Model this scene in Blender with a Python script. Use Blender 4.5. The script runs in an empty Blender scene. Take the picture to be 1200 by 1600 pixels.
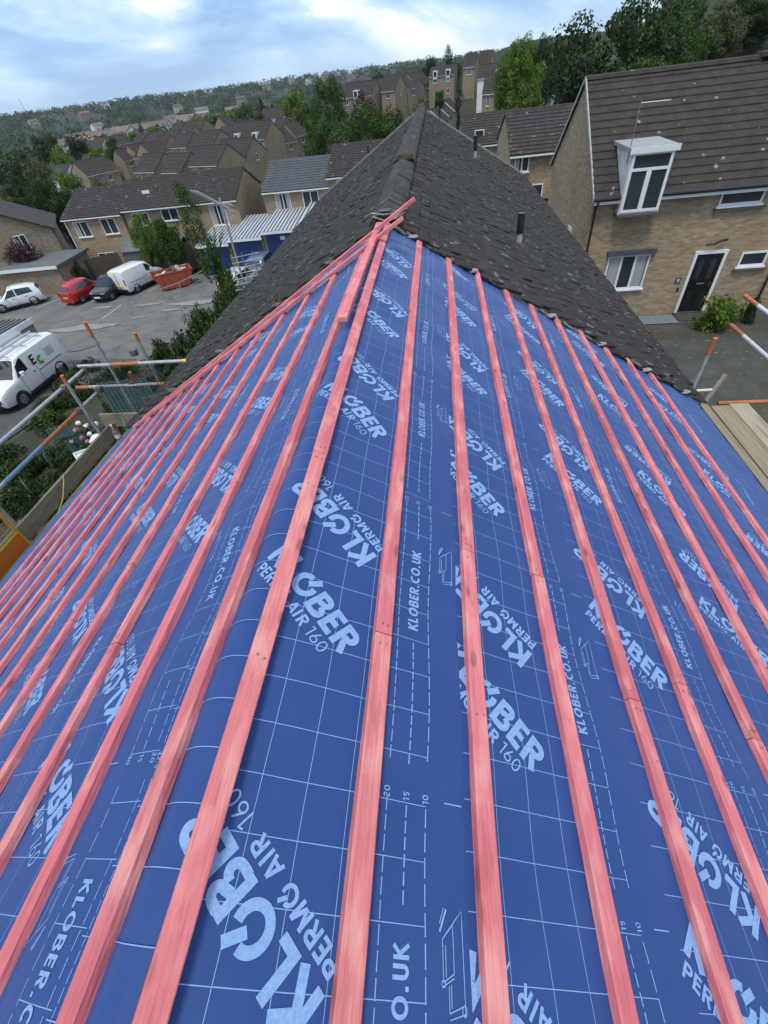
import bpy, bmesh, math, random
from mathutils import Vector, Matrix, noise
R = math.radians
random.seed(7)
S = bpy.context.scene
COL = S.collection
# ------------------------------------------------------------------ camera
F, YAW, PITCH, ROLL = 682.74, -.1761, .7861, -.1316
def _axes():
    cy, sy, cp, sp = math.cos(YAW), math.sin(YAW), math.cos(PITCH), math.sin(PITCH)
    f = Vector((sy*cp, cy*cp, -sp)); r = Vector((cy, -sy, 0)); u = r.cross(f)
    cr, sr = math.cos(ROLL), math.sin(ROLL)
    return r*cr+u*sr, u*cr-r*sr, f
CR, CU, CF = _axes()
cam = bpy.data.objects.new('camera', bpy.data.cameras.new('camera'))
COL.objects.link(cam); S.camera = cam
cam.matrix_world = Matrix((CR, CU, -CF)).transposed().to_4x4()
cam.data.sensor_fit = 'VERTICAL'; cam.data.sensor_height = 36; cam.data.lens = F/1600*36
cam.data.clip_start = .02; cam.data.clip_end = 12000
S.render.resolution_x, S.render.resolution_y = 768, 1024
# surveyed points: a photograph pixel read off at a known distance or height
def ray(x, y): return CF + CR*((x-600)/F) - CU*((y-800)/F)
def at_y(x, y, Y): d = ray(x, y); return d*(Y/d.y)
def at_z(x, y, z): d = ray(x, y); return d*(z/d.z)
# ------------------------------------------------------------------ world, sun
W = bpy.data.worlds.new('World'); S.world = W; W.use_nodes = True
nt = W.node_tree; nt.nodes.clear()
def N(nt, t, **k):
    n = nt.nodes.new(t)
    for a, v in k.items():
        if a in n.inputs: n.inputs[a].default_value = v
        else: setattr(n, a, v)
    return n
L = lambda nt, a, b: nt.links.new(a, b)
SUN_EL, SUN_ROT = 68, 195
sky = N(nt, 'ShaderNodeTexSky', sky_type='NISHITA', sun_disc=False, sun_elevation=R(SUN_EL), sun_rotation=R(SUN_ROT))
tc = N(nt, 'ShaderNodeTexCoord'); sep = N(nt, 'ShaderNodeSeparateXYZ'); L(nt, tc.outputs['Generated'], sep.inputs[0])
zc = N(nt, 'ShaderNodeMath', operation='MAXIMUM'); L(nt, sep.outputs[2], zc.inputs[0]); zc.inputs[1].default_value = 0
mpw = N(nt, 'ShaderNodeMapping'); mpw.inputs['Scale'].default_value = (2.4, 2.4, 8.); mpw.inputs['Location'].default_value = (1.3, .4, .55); L(nt, tc.outputs['Generated'], mpw.inputs[0])
n1 = N(nt, 'ShaderNodeTexNoise', Scale=1.0, Detail=8.0, Roughness=.55, Distortion=.35); L(nt, mpw.outputs[0], n1.inputs['Vector'])
r1 = N(nt, 'ShaderNodeValToRGB'); L(nt, n1.outputs[0], r1.inputs[0])
e = r1.color_ramp.elements; e[0].position = .38; e[0].color = (.13, .29, .62, 1); e[1].position = .585; e[1].color = (1.08, 1.08, 1.06, 1)
m_ = e.new(.46); m_.color = (.29, .48, .78, 1); m_ = e.new(.525); m_.color = (.54, .71, .90, 1)
hz = N(nt, 'ShaderNodeMapRange'); L(nt, zc.outputs[0], hz.inputs[0]); hz.inputs[1].default_value = 0; hz.inputs[2].default_value = .10; hz.inputs[3].default_value = .55; hz.inputs[4].default_value = 0
mh = N(nt, 'ShaderNodeMix', data_type='RGBA'); L(nt, hz.outputs[0], mh.inputs[0]); L(nt, r1.outputs[0], mh.inputs[6]); mh.inputs[7].default_value = (.52, .72, .89, 1)
b1 = N(nt, 'ShaderNodeBackground', Strength=.11); L(nt, sky.outputs[0], b1.inputs[0])
b2 = N(nt, 'ShaderNodeBackground', Strength=.95); L(nt, mh.outputs[2], b2.inputs[0])
mx = N(nt, 'ShaderNodeMixShader'); mx.inputs[0].default_value = .86
L(nt, b1.outputs[0], mx.inputs[1]); L(nt, b2.outputs[0], mx.inputs[2])
wo = N(nt, 'ShaderNodeOutputWorld'); L(nt, mx.outputs[0], wo.inputs[0])
sl = bpy.data.lights.new('sun', 'SUN'); sl.energy = 2.0; sl.angle = R(16); sl.color = (1, .94, .85)
so = bpy.data.objects.new('sun', sl); COL.objects.link(so)
sd = Vector((math.sin(R(SUN_ROT))*math.cos(R(SUN_EL)), math.cos(R(SUN_ROT))*math.cos(R(SUN_EL)), math.sin(R(SUN_EL))))
so.rotation_euler = sd.to_track_quat('Z', 'Y').to_euler()
S.view_settings.view_transform = 'Standard'; S.view_settings.look = 'None'; S.view_settings.exposure = 0.45; S.view_settings.gamma = 1
S.cycles.max_bounces = 5; S.cycles.transparent_max_bounces = 8; S.cycles.use_denoising = True
# ------------------------------------------------------------------ materials
def srgb(r, g, b):
    f = lambda c: (c/255/12.92) if c/255 <= .04045 else ((c/255+.055)/1.055)**2.4
    return (f(r), f(g), f(b), 1)
MATS = {}
def mat(name, c1, c2=None, scale=4., rough=.7, bump=0, bscale=40., metal=0, detail=6., stretch=None, lo=.35, hi=.65, rnd=0, spec=None, extra=None, emit=None):
    if name in MATS: return MATS[name]
    m = bpy.data.materials.new(name); m.use_nodes = True; t = m.node_tree; p = t.nodes['Principled BSDF']
    p.inputs['Roughness'].default_value = rough; p.inputs['Metallic'].default_value = metal
    if spec is not None: p.inputs['Specular IOR Level'].default_value = spec
    t_ = N(t, 'ShaderNodeTexCoord'); vec = t_.outputs['Object']
    if stretch:
        mp = N(t, 'ShaderNodeMapping'); mp.inputs['Scale'].default_value = stretch; L(t, vec, mp.inputs[0]); vec = mp.outputs[0]
    if c2 is None: c2 = tuple(x*.8 for x in c1[:3])+(1,)
    nz = N(t, 'ShaderNodeTexNoise', Scale=scale, Detail=detail, Roughness=.6); L(t, vec, nz.inputs['Vector'])
    rp = N(t, 'ShaderNodeValToRGB'); L(t, nz.outputs[0], rp.inputs[0])
    rp.color_ramp.elements[0].position = lo; rp.color_ramp.elements[0].color = c1; rp.color_ramp.elements[1].position = hi; rp.color_ramp.elements[1].color = c2
    col = rp.outputs[0]
    if rnd:
        oi = N(t, 'ShaderNodeObjectInfo'); mr = N(t, 'ShaderNodeMapRange'); L(t, oi.outputs['Random'], mr.inputs[0]); mr.inputs[3].default_value = 1-rnd; mr.inputs[4].default_value = 1+rnd
        hs = N(t, 'ShaderNodeHueSaturation'); L(t, mr.outputs[0], hs.inputs['Value']); L(t, col, hs.inputs['Color']); col = hs.outputs[0]
    if extra: col = extra(t, col, vec, p)
    L(t, col, p.inputs['Base Color'])
    if bump:
        nb = N(t, 'ShaderNodeTexNoise', Scale=bscale, Detail=4.); L(t, vec, nb.inputs['Vector'])
        bp = N(t, 'ShaderNodeBump', Strength=bump, Distance=.02); L(t, nb.outputs[0], bp.inputs['Height']); L(t, bp.outputs[0], p.inputs['Normal'])
    MATS[name] = m; return m
def mixc(t, fac, a, b):
    m = N(t, 'ShaderNodeMix', data_type='RGBA')
    if isinstance(fac, float): m.inputs[0].default_value = fac
    else: L(t, fac, m.inputs[0])
    for s, v in ((6, a), (7, b)):
        if isinstance(v, tuple): m.inputs[s].default_value = v
        else: L(t, v, m.inputs[s])
    return m.outputs[2]
def ramp(t, src, p0, p1, c0=(0, 0, 0, 1), c1=(1, 1, 1, 1)):
    r = N(t, 'ShaderNodeValToRGB'); L(t, src, r.inputs[0]); r.color_ramp.elements[0].position = p0; r.color_ramp.elements[0].color = c0
    r.color_ramp.elements[1].position = p1; r.color_ramp.elements[1].color = c1; return r.outputs[0]
def spots(c, scale=9., lo=.64, hi=.70, amt=1., vs=None):
    def f(t, col, vec, p):
        n = N(t, 'ShaderNodeTexNoise', Scale=scale, Detail=3., Roughness=.55); L(t, vec, n.inputs['Vector'])
        return mixc(t, ramp(t, n.outputs[0], lo, hi, c1=(amt, amt, amt, 1)), col, c)
    return f
def wallvec(t):
    """vector whose x runs along a wall whatever way the wall faces, y up"""
    tc = N(t, 'ShaderNodeTexCoord'); s = N(t, 'ShaderNodeSeparateXYZ'); L(t, tc.outputs['Object'], s.inputs[0])
    sn = N(t, 'ShaderNodeSeparateXYZ'); L(t, tc.outputs['Normal'], sn.inputs[0])
    ab = N(t, 'ShaderNodeMath', operation='ABSOLUTE'); L(t, sn.outputs[0], ab.inputs[0])
    gt = N(t, 'ShaderNodeMath', operation='GREATER_THAN'); L(t, ab.outputs[0], gt.inputs[0]); gt.inputs[1].default_value = .6
    mx = N(t, 'ShaderNodeMix', data_type='FLOAT'); L(t, gt.outputs[0], mx.inputs[0]); L(t, s.outputs[0], mx.inputs[2]); L(t, s.outputs[1], mx.inputs[3])
    c = N(t, 'ShaderNodeCombineXYZ'); L(t, mx.outputs[0], c.inputs[0]); L(t, s.outputs[2], c.inputs[1]); return c.outputs[0]
def brickmat(name, a, b, mortar, stain=(.10, .085, .06, 1)):
    if name in MATS: return MATS[name]
    m = bpy.data.materials.new(name); m.use_nodes = True; t = m.node_tree; p = t.nodes['Principled BSDF']; p.inputs['Roughness'].default_value = .9
    v = wallvec(t)
    bk = N(t, 'ShaderNodeTexBrick', Scale=1.0); bk.inputs['Color1'].default_value = a; bk.inputs['Color2'].default_value = b; bk.inputs['Mortar'].default_value = mortar
    bk.inputs['Mortar Size'].default_value = .008; bk.inputs['Brick Width'].default_value = .225; bk.inputs['Row Height'].default_value = .075; bk.inputs['Bias'].default_value = 0
    L(t, v, bk.inputs['Vector'])
    mp = N(t, 'ShaderNodeMapping'); mp.inputs['Scale'].default_value = (1.6, 5, 1); L(t, v, mp.inputs[0])
    n = N(t, 'ShaderNodeTexNoise', Scale=1.8, Detail=5., Roughness=.7); L(t, mp.outputs[0], n.inputs['Vector'])
    c = mixc(t, ramp(t, n.outputs[0], .42, .72, c1=(.75, .75, .75, 1)), bk.outputs[0], stain)
    n2 = N(t, 'ShaderNodeTexNoise', Scale=.5, Detail=4.); L(t, v, n2.inputs['Vector'])
    c = mixc(t, ramp(t, n2.outputs[0], .5, .75, c1=(.4, .4, .4, 1)), c, stain)
    L(t, c, p.inputs['Base Color'])
    bp = N(t, 'ShaderNodeBump', Strength=.5, Distance=.01); L(t, bk.outputs['Fac'], bp.inputs['Height']); bp.invert = True; L(t, bp.outputs[0], p.inputs['Normal'])
    MATS[name] = m; return m
BRICK = brickmat('buff_brick', (.44, .335, .215, 1), (.27, .195, .125, 1), (.36, .30, .215, 1), (.19, .13, .075, 1))
BRICKF = brickmat('tan_brick', (.36, .275, .18, 1), (.24, .175, .115, 1), (.3, .25, .19, 1))
WHITE = mat('white_upvc', (.74, .76, .78, 1), (.66, .68, .70, 1), rough=.35)
RENDERW = mat('white_render', (.72, .72, .70, 1), (.55, .55, .52, 1), scale=1.5, rough=.8)
GLASS = mat('window_glass', (.02, .026, .032, 1), (.035, .042, .05, 1), scale=1.2, rough=.06, spec=.8)
CURT = mat('net_curtain', (.38, .38, .37, 1), (.26, .27, .27, 1), scale=2, stretch=(9, 9, .2), rough=.6)
TILE = mat('weathered_brown_tile', (.020, .017, .0155, 1), (.040, .034, .030, 1), scale=3., rough=.85, bump=.3, bscale=30, extra=spots((.32, .31, .28, 1), 3.2, .68, .71, .7))
TILEG = mat('grey_tile', (.048, .051, .057, 1), (.072, .076, .084, 1), scale=3., rough=.7, bump=.2)
TILEF = mat('far_roof_tile', (.022, .018, .017, 1), (.042, .035, .032, 1), scale=1.3, rough=.9, stretch=(1, 1, 4))
BLACKP = mat('black_plastic', (.012, .012, .013, 1), (.02, .02, .021, 1), rough=.4)
GREYM = mat('grey_metal', (.20, .21, .22, 1), (.32, .33, .34, 1), scale=9, rough=.42, metal=.6)
# ------------------------------------------------------------------ object helpers
def tag(o, label=None, cat=None, group=None, kind=None):
    if label: o['label'] = label
    if cat: o['category'] = cat
    if group: o['group'] = group
    if kind: o['kind'] = kind
    return o
def thing(name, label, cat, loc=(0, 0, 0), rz=0, group=None):
    o = bpy.data.objects.new(name, None); COL.objects.link(o); o.location = loc; o.rotation_euler = (0, 0, rz); o.empty_display_size = .2
    return tag(o, label, cat, group)
class MB:
    def __init__(s): s.v = []; s.f = []
    def add(s, vs, fs):
        b = len(s.v); s.v += [tuple(v) for v in vs]; s.f += [tuple(i+b for i in f) for f in fs]; return s
    def box(s, a, b):
        (x0, y0, z0), (x1, y1, z1) = a, b
        return s.add([(x0, y0, z0), (x1, y0, z0), (x1, y1, z0), (x0, y1, z0), (x0, y0, z1), (x1, y0, z1), (x1, y1, z1), (x0, y1, z1)],
                     [(0, 3, 2, 1), (4, 5, 6, 7), (0, 1, 5, 4), (1, 2, 6, 5), (2, 3, 7, 6), (3, 0, 4, 7)])
    def bar(s, p, q, w, h, up=Vector((0, 0, 1))):
        p, q = Vector(p), Vector(q); d = (q-p).normalized(); sd = d.cross(Vector(up)).normalized(); u = sd.cross(d)
        vs = [c+sd*(w/2*i)+u*(h/2*j) for c in (p, q) for i, j in ((-1, -1), (1, -1), (1, 1), (-1, 1))]
        return s.add(vs, [(3, 2, 1, 0), (4, 5, 6, 7), (0, 1, 5, 4), (1, 2, 6, 5), (2, 3, 7, 6), (3, 0, 4, 7)])
    def tube(s, pts, r, n=10, cap=True, r1=None):
        pts = [Vector(p) for p in pts]; b = len(s.v); k = len(pts)
        ref = Vector((0, 0, 1)) if abs((pts[-1]-pts[0]).normalized().z) < .9 else Vector((1, 0, 0))
        for i, p in enumerate(pts):
            d = (pts[min(i+1, k-1)]-pts[max(i-1, 0)]).normalized(); a = d.cross(ref).normalized(); c = a.cross(d)
            rr = r if r1 is None else r+(r1-r)*i/max(1, k-1)
            for j in range(n):
                t = 2*math.pi*j/n; s.v.append(tuple(p+(a*math.cos(t)+c*math.sin(t))*rr))
        for i in range(k-1):
            for j in range(n): s.f.append((b+i*n+j, b+i*n+(j+1) % n, b+(i+1)*n+(j+1) % n, b+(i+1)*n+j))
        if cap: s.f.append(tuple(b+j for j in range(n))[::-1]); s.f.append(tuple(b+(k-1)*n+j for j in range(n)))
        return s
    def lathe(s, c, prof, n=12, ax='z'):
        b = len(s.v); c = Vector(c)
        for (r, z) in prof:
            for j in range(n):
                t = 2*math.pi*j/n; x, y = r*math.cos(t), r*math.sin(t)
                s.v.append(tuple(c+(Vector((x, y, z)) if ax == 'z' else Vector((x, z, y)) if ax == 'y' else Vector((z, x, y)))))
        for i in range(len(prof)-1):
            for j in range(n): s.f.append((b+i*n+j, b+i*n+(j+1) % n, b+(i+1)*n+(j+1) % n, b+(i+1)*n+j))
        return s
    def prism(s, poly, x0, x1):   # (y,z) outline extruded along x
        n = len(poly); s.add([(x0, y, z) for y, z in poly]+[(x1, y, z) for y, z in poly],
            [tuple(range(n))[::-1], tuple(range(n, 2*n))]+[(i, (i+1) % n, n+(i+1) % n, n+i) for i in range(n)]); return s
    def build(s, name, m, parent=None, smooth=False, fix=True):
        me = bpy.data.meshes.new(name); me.from_pydata(s.v, [], s.f)
        if fix:
            bm = bmesh.new(); bm.from_mesh(me); bmesh.ops.recalc_face_normals(bm, faces=bm.faces); bm.to_mesh(me); bm.free()
        if smooth: me.polygons.foreach_set('use_smooth', [True]*len(me.polygons))
        me.materials.append(m); o = bpy.data.objects.new(name, me); COL.objects.link(o)
        if parent: o.parent = parent
        return o
def bevel(o, w=.01, seg=1):
    m = o.modifiers.new('bevel', 'BEVEL'); m.width = w; m.segments = seg; m.limit_method = 'ANGLE'; return o
KIDS = {}
def dup(root, loc, rz=None, label=None, scale=None):
    def cp(o, par):
        c = o.copy(); COL.objects.link(c)
        if par: c.parent = par
        for k in [x for x in bpy.data.objects if x.parent == o]: cp(k, c)
        return c
    r = cp(root, None); r.location = loc
    if rz is not None: r.rotation_euler = (0, 0, rz)
    if scale: r.scale = scale
    if label: r['label'] = label
    return r
def nz(x, y, z=0.): return noise.noise(Vector((x, y, z)))
# ------------------------------------------------------------------ the roof being re-covered: geometry of the two slopes
RX, RZ, AR, AL, G = -.4465, -.9493, .5295, .5161, .3059
YV = 4.47          # where the old tiles begin
def sp(side, s, Y, h=0):
    a = AR if side > 0 else AL
    return Vector((RX+side*(s*math.cos(a)+h*math.sin(a)), Y, RZ-s*math.sin(a)+h*math.cos(a)))
def memh(u, Y):
    side = 1 if u > 0 else -1; s = abs(u); o = -.006 if side > 0 else .119
    k = ((s-o-.025)/G) % 1.0
    h = .0035*(1 if side > 0 else 2.6)*math.sin(math.pi*k)**2*min(1, max(0, s/.1))
    if -.12 < u < 0: h += .012*math.sin(math.pi*min(1, -u/.12))
    raf = math.sin(math.pi*(Y+.15)/.6)**2
    h -= .014*raf*(.40+.60*math.sin(math.pi*k)**2)
    a = .0085*min(1, max(.22, (Y-.5)/2.0))
    h += a*nz(s*3.1+Y*2.2, Y*3.4-s*1.3, side*4.)+a*.55*nz(s*9+Y*5, Y*8.5, 3+side)+a*.35*abs(nz(s*12-Y*9, Y*11+s*4, 7+side))
    if Y > 3.0:
        h += .010*min(1, (Y-3.0)/1.3)*nz(s*7.5+Y*1.5, Y*2.2+s*2.5, 9+side)
    return h
def mem(u, Y, h=0):
    r = .045; side = 1 if u >= 0 else -1; a = AR if side > 0 else AL
    x = u*math.cos(a); q = math.sqrt(x*x+r*r); k = x/q
    n = Vector((math.sin(a)*k, 0, math.cos(a)))
    return Vector((RX+x, Y, RZ-math.tan(a)*q+.006)) + n*(h+memh(u, Y))
def membump(t, col, vec, p):
    p.inputs['Sheen Weight'].default_value = .26; p.inputs['Sheen Roughness'].default_value = .45; p.inputs['Sheen Tint'].default_value = (.50, .66, 1, 1)
    w = N(t, 'ShaderNodeTexNoise', Scale=7., Detail=3.); L(t, vec, w.inputs['Vector'])
    return mixc(t, ramp(t, w.outputs[0], .45, .75, c1=(.45, .45, .45, 1)), col, (.030, .068, .225, 1))
MEMB = mat('blue_breather_membrane', (.0165, .050, .185, 1), (.0200, .058, .208, 1), scale=260, rough=.58, bump=.04, bscale=420, spec=.28, extra=membump)
INK = mat('pale_blue_ink', (.235, .375, .64, 1), (.15, .27, .50, 1), scale=150, rough=.5, lo=.3, hi=.7)
LINE = mat('pale_blue_ink_line', (.30, .47, .78, 1), (.25, .42, .72, 1), scale=30, rough=.5)
Y0 = -2.2
def sheet(name, u0, u1, lift, label):
    nu = int(round(abs(u1-u0)/.0255)); ny = int((YV+.22-Y0)/.034); vs = []; fs = []
    for i in range(nu+1):
        u = u0+(u1-u0)*i/nu
        for j in range(ny+1):
            Y = Y0+(YV+.22-Y0)*j/ny
            uu = u+(.004*nz(Y*1.7, 5, i) if i in (0, nu) else 0)
            vs.append(tuple(mem(uu, Y, lift)))
    for i in range(nu):
        for j in range(ny): fs.append((i*(ny+1)+j, (i+1)*(ny+1)+j, (i+1)*(ny+1)+j+1, i*(ny+1)+j+1))
    m = MB(); m.v = vs; m.f = fs
    o = m.build(name, MEMB, smooth=True, fix=False)
    tag(o, label, 'roofing membrane', 'sheets of blue roofing membrane'); return o
# ---- printed lettering: strokes laid as thin strips that follow the sheet
def arc(cx, cy, rx, ry, a0, a1, n=10): return [(cx+rx*math.cos(R(a0+(a1-a0)*i/n)), cy+ry*math.sin(R(a0+(a1-a0)*i/n))) for i in range(n+1)]
def glyph(c, t):
    h = t/2
    if c == 'K': return .80, [[(h, 0), (h, 1)], [(.70, 1), (t*.75, .50)], [(.24, .60), (.72, 0)]]
    if c == 'L': return .60, [[(h, 0), (h, 1)], [(t, h), (.58, h)]]
    if c == 'Q': return 1.02, [arc(.5, .5, .5-h, .5-h, 86, 392-0, 22)[::-1][::-1] if 0 else arc(.5, .5, .5-h, .5-h, 95, 385, 24), [(.53, .62), (.80, 1.08)]]
    if c == 'O': return 1.02, [arc(.5, .5, .5-h, .5-h, 0, 360, 24)]
    if c == 'B': return .78, [[(h, 0), (h, 1)], [(t, 1-h*.8), (.42, 1-h*.8)]+arc(.42, .755, .25-h*.6, .245-h*.8, 90, -90, 8)[1:]+[(t, .51+h*.2)], [(t, h*.8), (.46, h*.8)]+arc(.46, .275, .28-h*.6, .275-h*.8, -90, 90, 8)[1:]]
    if c == 'E': return .62, [[(h, 0), (h, 1)], [(t, h), (.58, h)], [(t, .5), (.52, .5)], [(t, 1-h), (.58, 1-h)]]
    if c == 'R': return .74, [[(h, 0), (h, 1)], [(t, 1-h), (.40, 1-h)]+arc(.40, .70, .27-h*.5, .30-h, 90, -90, 9)[1:]+[(t, .40+h)], [(.36, .42), (.62, 0)]]
    if c == 'P': return .68, [[(h, 0), (h, 1)], [(t, 1-h), (.38, 1-h)]+arc(.38, .68, .27-h*.5, .32-h, 90, -90, 9)[1:]+[(t, .36+h)]]
    if c == 'M': return .95, [[(h, 0), (h+.04, 1)], [(.09, .98), (.45, .12)], [(.45, .12), (.81, .98)], [(.86, 1), (.90-h, 0)]]
    if c == 'A': return .85, [[(h*.8, 0), (.42, 1)], [(.42, 1), (.84-h*.8, 0)], [(.22, .27), (.62, .27)]]
    if c == 'I': return t+.14, [[(h, 0), (h, 1)]]
    if c == 'C': return .85, [arc(.48, .5, .48-h, .5-h, 50, 310, 18)]
    if c == 'U': return .78, [[(h, 1), (h, .32)]+arc(.36, .32, .36-h, .32-h, 180, 360, 10)[1:]+[(.72-h, 1)]]
    if c == '.': return t+.18, [[(h+.04, 0), (h+.04, t)]]
    if c == '1': return .42, [[(.26, 0), (.26, 1)], [(.26-h, 1-h), (.0, .84)]]
    if c == '6': return .66, [arc(.31, .30, .31-h, .30-h, 0, 360, 18), [(.04+h*.5, .40), (.40, 1)]]
    if c == '0': return .70, [arc(.33, .5, .33-h, .5-h, 0, 360, 20)]
    if c == '5': return .62, [[(.52, 1-h), (h+.03, 1-h)], [(h+.05, 1-t), (h+.02, .52)], arc(.26, .33, .28-h, .33-h, 125, -130, 12)]
    if c == '2': return .62, [arc(.27, .72, .27-h, .28-h, 170, -25, 9)+[(h*.6, t*.8)], [(0, h), (.56, h)]]
    return .35, []
class Ink:
    """strips in sheet coordinates (s downslope, t along the ridge)"""
    def __init__(s, side, lift): s.m = MB(); s.side = side; s.lift = lift; s.k = 0
    def pos(s, a, b, h): return mem(s.side*a, s.side*b, s.lift+h)
    def strip(s, pts, w, h=None, seg=.02, clip=None):
        if h is None: h = .0011+.00016*(s.k % 5); s.k += 1
        P = [pts[0]]
        for a, b in zip(pts, pts[1:]):
            n = max(1, int(math.hypot(b[0]-a[0], b[1]-a[1])/seg))
            P += [(a[0]+(b[0]-a[0])*i/n, a[1]+(b[1]-a[1])*i/n) for i in range(1, n+1)]
        closed = math.hypot(P[0][0]-P[-1][0], P[0][1]-P[-1][1]) < 1e-6; n = len(P); cols = 2 if w > .012 else 1; vs = []; fs = []
        for i, p in enumerate(P):
            if closed: a, b = P[i-1 if i else n-2], P[i+1 if i < n-1 else 1]
            else: a, b = P[max(0, i-1)], P[min(n-1, i+1)]
            dx, dy = b[0]-a[0], b[1]-a[1]; l = math.hypot(dx, dy) or 1; nx, ny = -dy/l, dx/l
            for c in range(cols+1):
                o = (c/cols-.5)*w; vs.append(s.pos(p[0]+nx*o, p[1]+ny*o, h))
        for i in range(n-1):
            for c in range(cols): q = i*(cols+1)+c; fs.append((q, q+1, q+cols+2, q+cols+1))
        s.m.add(vs, fs)
    def text(s, txt, x, y, ang, size, t, gap=.12, wx=1.0):
        ca, sa = math.cos(R(ang)), math.sin(R(ang)); cx = 0
        for ch in txt:
            adv, strokes = glyph(ch, t)
            for st in strokes:
                s.strip([(x+((cx+px)*wx*ca-py*sa)*size, y+((cx+px)*wx*sa+py*ca)*size) for px, py in st], t*size, seg=max(.008, size*.3))
            cx += adv+gap
        return cx*size*wx
def band(ink, end, tl, gap=.65, logos=True, t0=-2.2, t1=4.65, uo=0.):
    """one printed band of the sheet; `end` is its lower edge, tl where the lap figures stand"""
    ts = [t0+.1*0]; per = .95
    g0 = end-gap
    k0 = math.ceil((t0-tl)/.1); k1 = int((t1-tl)/.1)
    for k in range(k0, k1+1):
        t = tl-.018+.1*k+(.02 if 0 else 0)
        if g0 > .0: ink.strip([(g0+.004, t), (end-.1, t)], .0016, .0006, .03)
        else: ink.strip([(max(g0, -.0), t), (end-.1, t)], .0016, .0006, .03)
    lines = [] if not logos else [end-.29, end-.385, end-.485] + ([end-.585] if gap > .6 and g0 > -.01 else [])
    for s_ in lines: ink.strip([(s_, t0), (s_, t1)], .0014, .0008, .05)
    for s_, dash, wd in ((end-.10, .035, .0026), (end-.20, .028, .0022), (end-.225, .018, .0020)):
        t = t0
        while t < t1:
            if abs(((t-tl+per/2) % per)-per/2+.0) > .03: ink.strip([(s_, t), (s_, min(t1, t+dash))], wd, .0009, .02)
            t += dash*1.25
    n0 = math.floor((t0-tl)/per); n1 = math.ceil((t1-tl)/per)
    for n in range(n0, n1+1):
        o = tl+per*n
        ok = lambda a, b: a > t0 and b < t1
        if ok(o-.02, o+.04):
            for s_, w_ in ((.10, '10'), (.15, '15'), (.20, '20'), (.225, '22.5')): ink.text(w_, end-s_+.006, o-.014, 90, .0155 if s_ < .22 else .0135, .15)
            ink.strip([(end-.052, o-.004), (end-.006, o-.004)], .0026, .0011)
        if uo == 0 and ok(o+.07, o+.30):
            t = o+.06
            while t < o+.36: ink.strip([(end-.15, t), (end-.15, t+.022)], .003, .001); t += .029
        if ok(o-.30, o-.05):
            t = o-.19
            while t < o-.04: ink.strip([(end-.15, t), (end-.15, t+.022)], .003, .001); t += .029
        if ok(o+.40+uo, o+.76+uo): ink.text('KLOBER.CO.UK', end-.135, o+.415+uo, 90, .033, .20, gap=.17, wx=.83)
        if ok(o+.64, o+.80):       # little sketch of two lapped sheets with a knife
            q = lambda *p: ink.strip([(end-.062+a*.001, o+.68+uo*2.2+b*.001) for a, b in p], .0018)
            q((0, -20), (0, 38), (46, 82), (46, -62)); q((0, 38), (24, 60)); q((24, 60), (24, -8)); q((0, -20), (24, -8)); q((-2, -26), (24, -14)); q((12, -24), (12, -58)); q((12, -58), (44, -48)); q((12, -66), (46, -58)); q((6, 30), (6, -14)); q((17, -22), (17, -52))
            q(*arc(0, -22, 4, 5, 0, 360, 8)); q(*arc(44, -54, 5, 7, 0, 360, 8)); ink.strip([(end-.068, o+.728+uo*2.2), (end-.052, o+.762+uo*2.2)], .004); q((-6, 60), (4, 84))
        if logos:
            b = end-.58; T = o+.62
            if ok(T-.02, T+.35):
                ink.text('KLQBER', b+.287, T+.012, 139, .083, .222, gap=.085, wx=.915)
                ink.text('PERMQ AIR', b+.313, T+.055, 139, .036, .20, gap=.13, wx=.95); ink.text('160', b+.102, T+.239, 139, .036, .11, gap=.1)
            if ok(T-.36, T+.05):
                ink.text('KLQBER', b-.058, T-.09, -43, .083, .222, gap=.085, wx=.915)
                ink.text('PERMQ AIR', b-.085, T-.13, -43, .036, .20, gap=.13, wx=.95); ink.text('160', b+.110, T-.311, -43, .036, .11, gap=.1)
        if ok(o+.1, o+.2) and end > .6: pass
def gridrow(ink, a, b, tl, t0=-2.2, t1=4.65):
    for k in range(math.ceil((t0-tl)/.1), int((t1-tl)/.1)+1): ink.strip([(a, tl-.018+.1*k), (b, tl-.018+.1*k)], .0017, .0032, .01)
S1 = sheet('membrane_sheet', -.44, .58, .0052, 'blue printed membrane sheet folded over the ridge, uppermost of the sheets')
S2 = sheet('membrane_sheet', .51, 1.82, .0030, 'upper blue membrane sheet on the right slope, lapped under the ridge sheet')
S3 = sheet('membrane_sheet', 1.74, 3.76, .0008, 'lowest blue membrane sheet on the right slope, reaching the scaffold boards')
S4 = sheet('membrane_sheet', -.37, -1.80, .0030, 'upper blue membrane sheet on the left slope, lapped under the ridge sheet')
S5 = sheet('membrane_sheet', -1.72, -3.98, .0008, 'lowest blue membrane sheet on the left slope, reaching the gutter board')
def printed(parent, jobs, lift):
    for side, bs in jobs:
        ink = Ink(side, lift)
        for b in bs: band(ink, *b, uo=(0. if side > 0 else -.2), t0=(Y0+.02 if side > 0 else -4.62), t1=(4.62 if side > 0 else -Y0-.02))
        ink.m.build('printed_lettering', INK, parent, fix=False)
printed(S1, [(1, [(.58, .24, .58)]), (-1, [(.44, -.25, .22, False)])], .0052)
_i = Ink(-1, .0052); gridrow(_i, .002, .225, -.24, t0=-4.6, t1=2.1); _i.m.build('printed_lettering', INK, S1, fix=False)
printed(S2, [(1, [(1.16, .072, .58), (1.82, .456, .65)])], .0030)
printed(S3, [(1, [(2.60, .75, .75), (3.49, .33, .85)])], .0008)
printed(S4, [(-1, [(1.12, -.95, .62), (1.80, -.40, .65)])], .0030)
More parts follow.
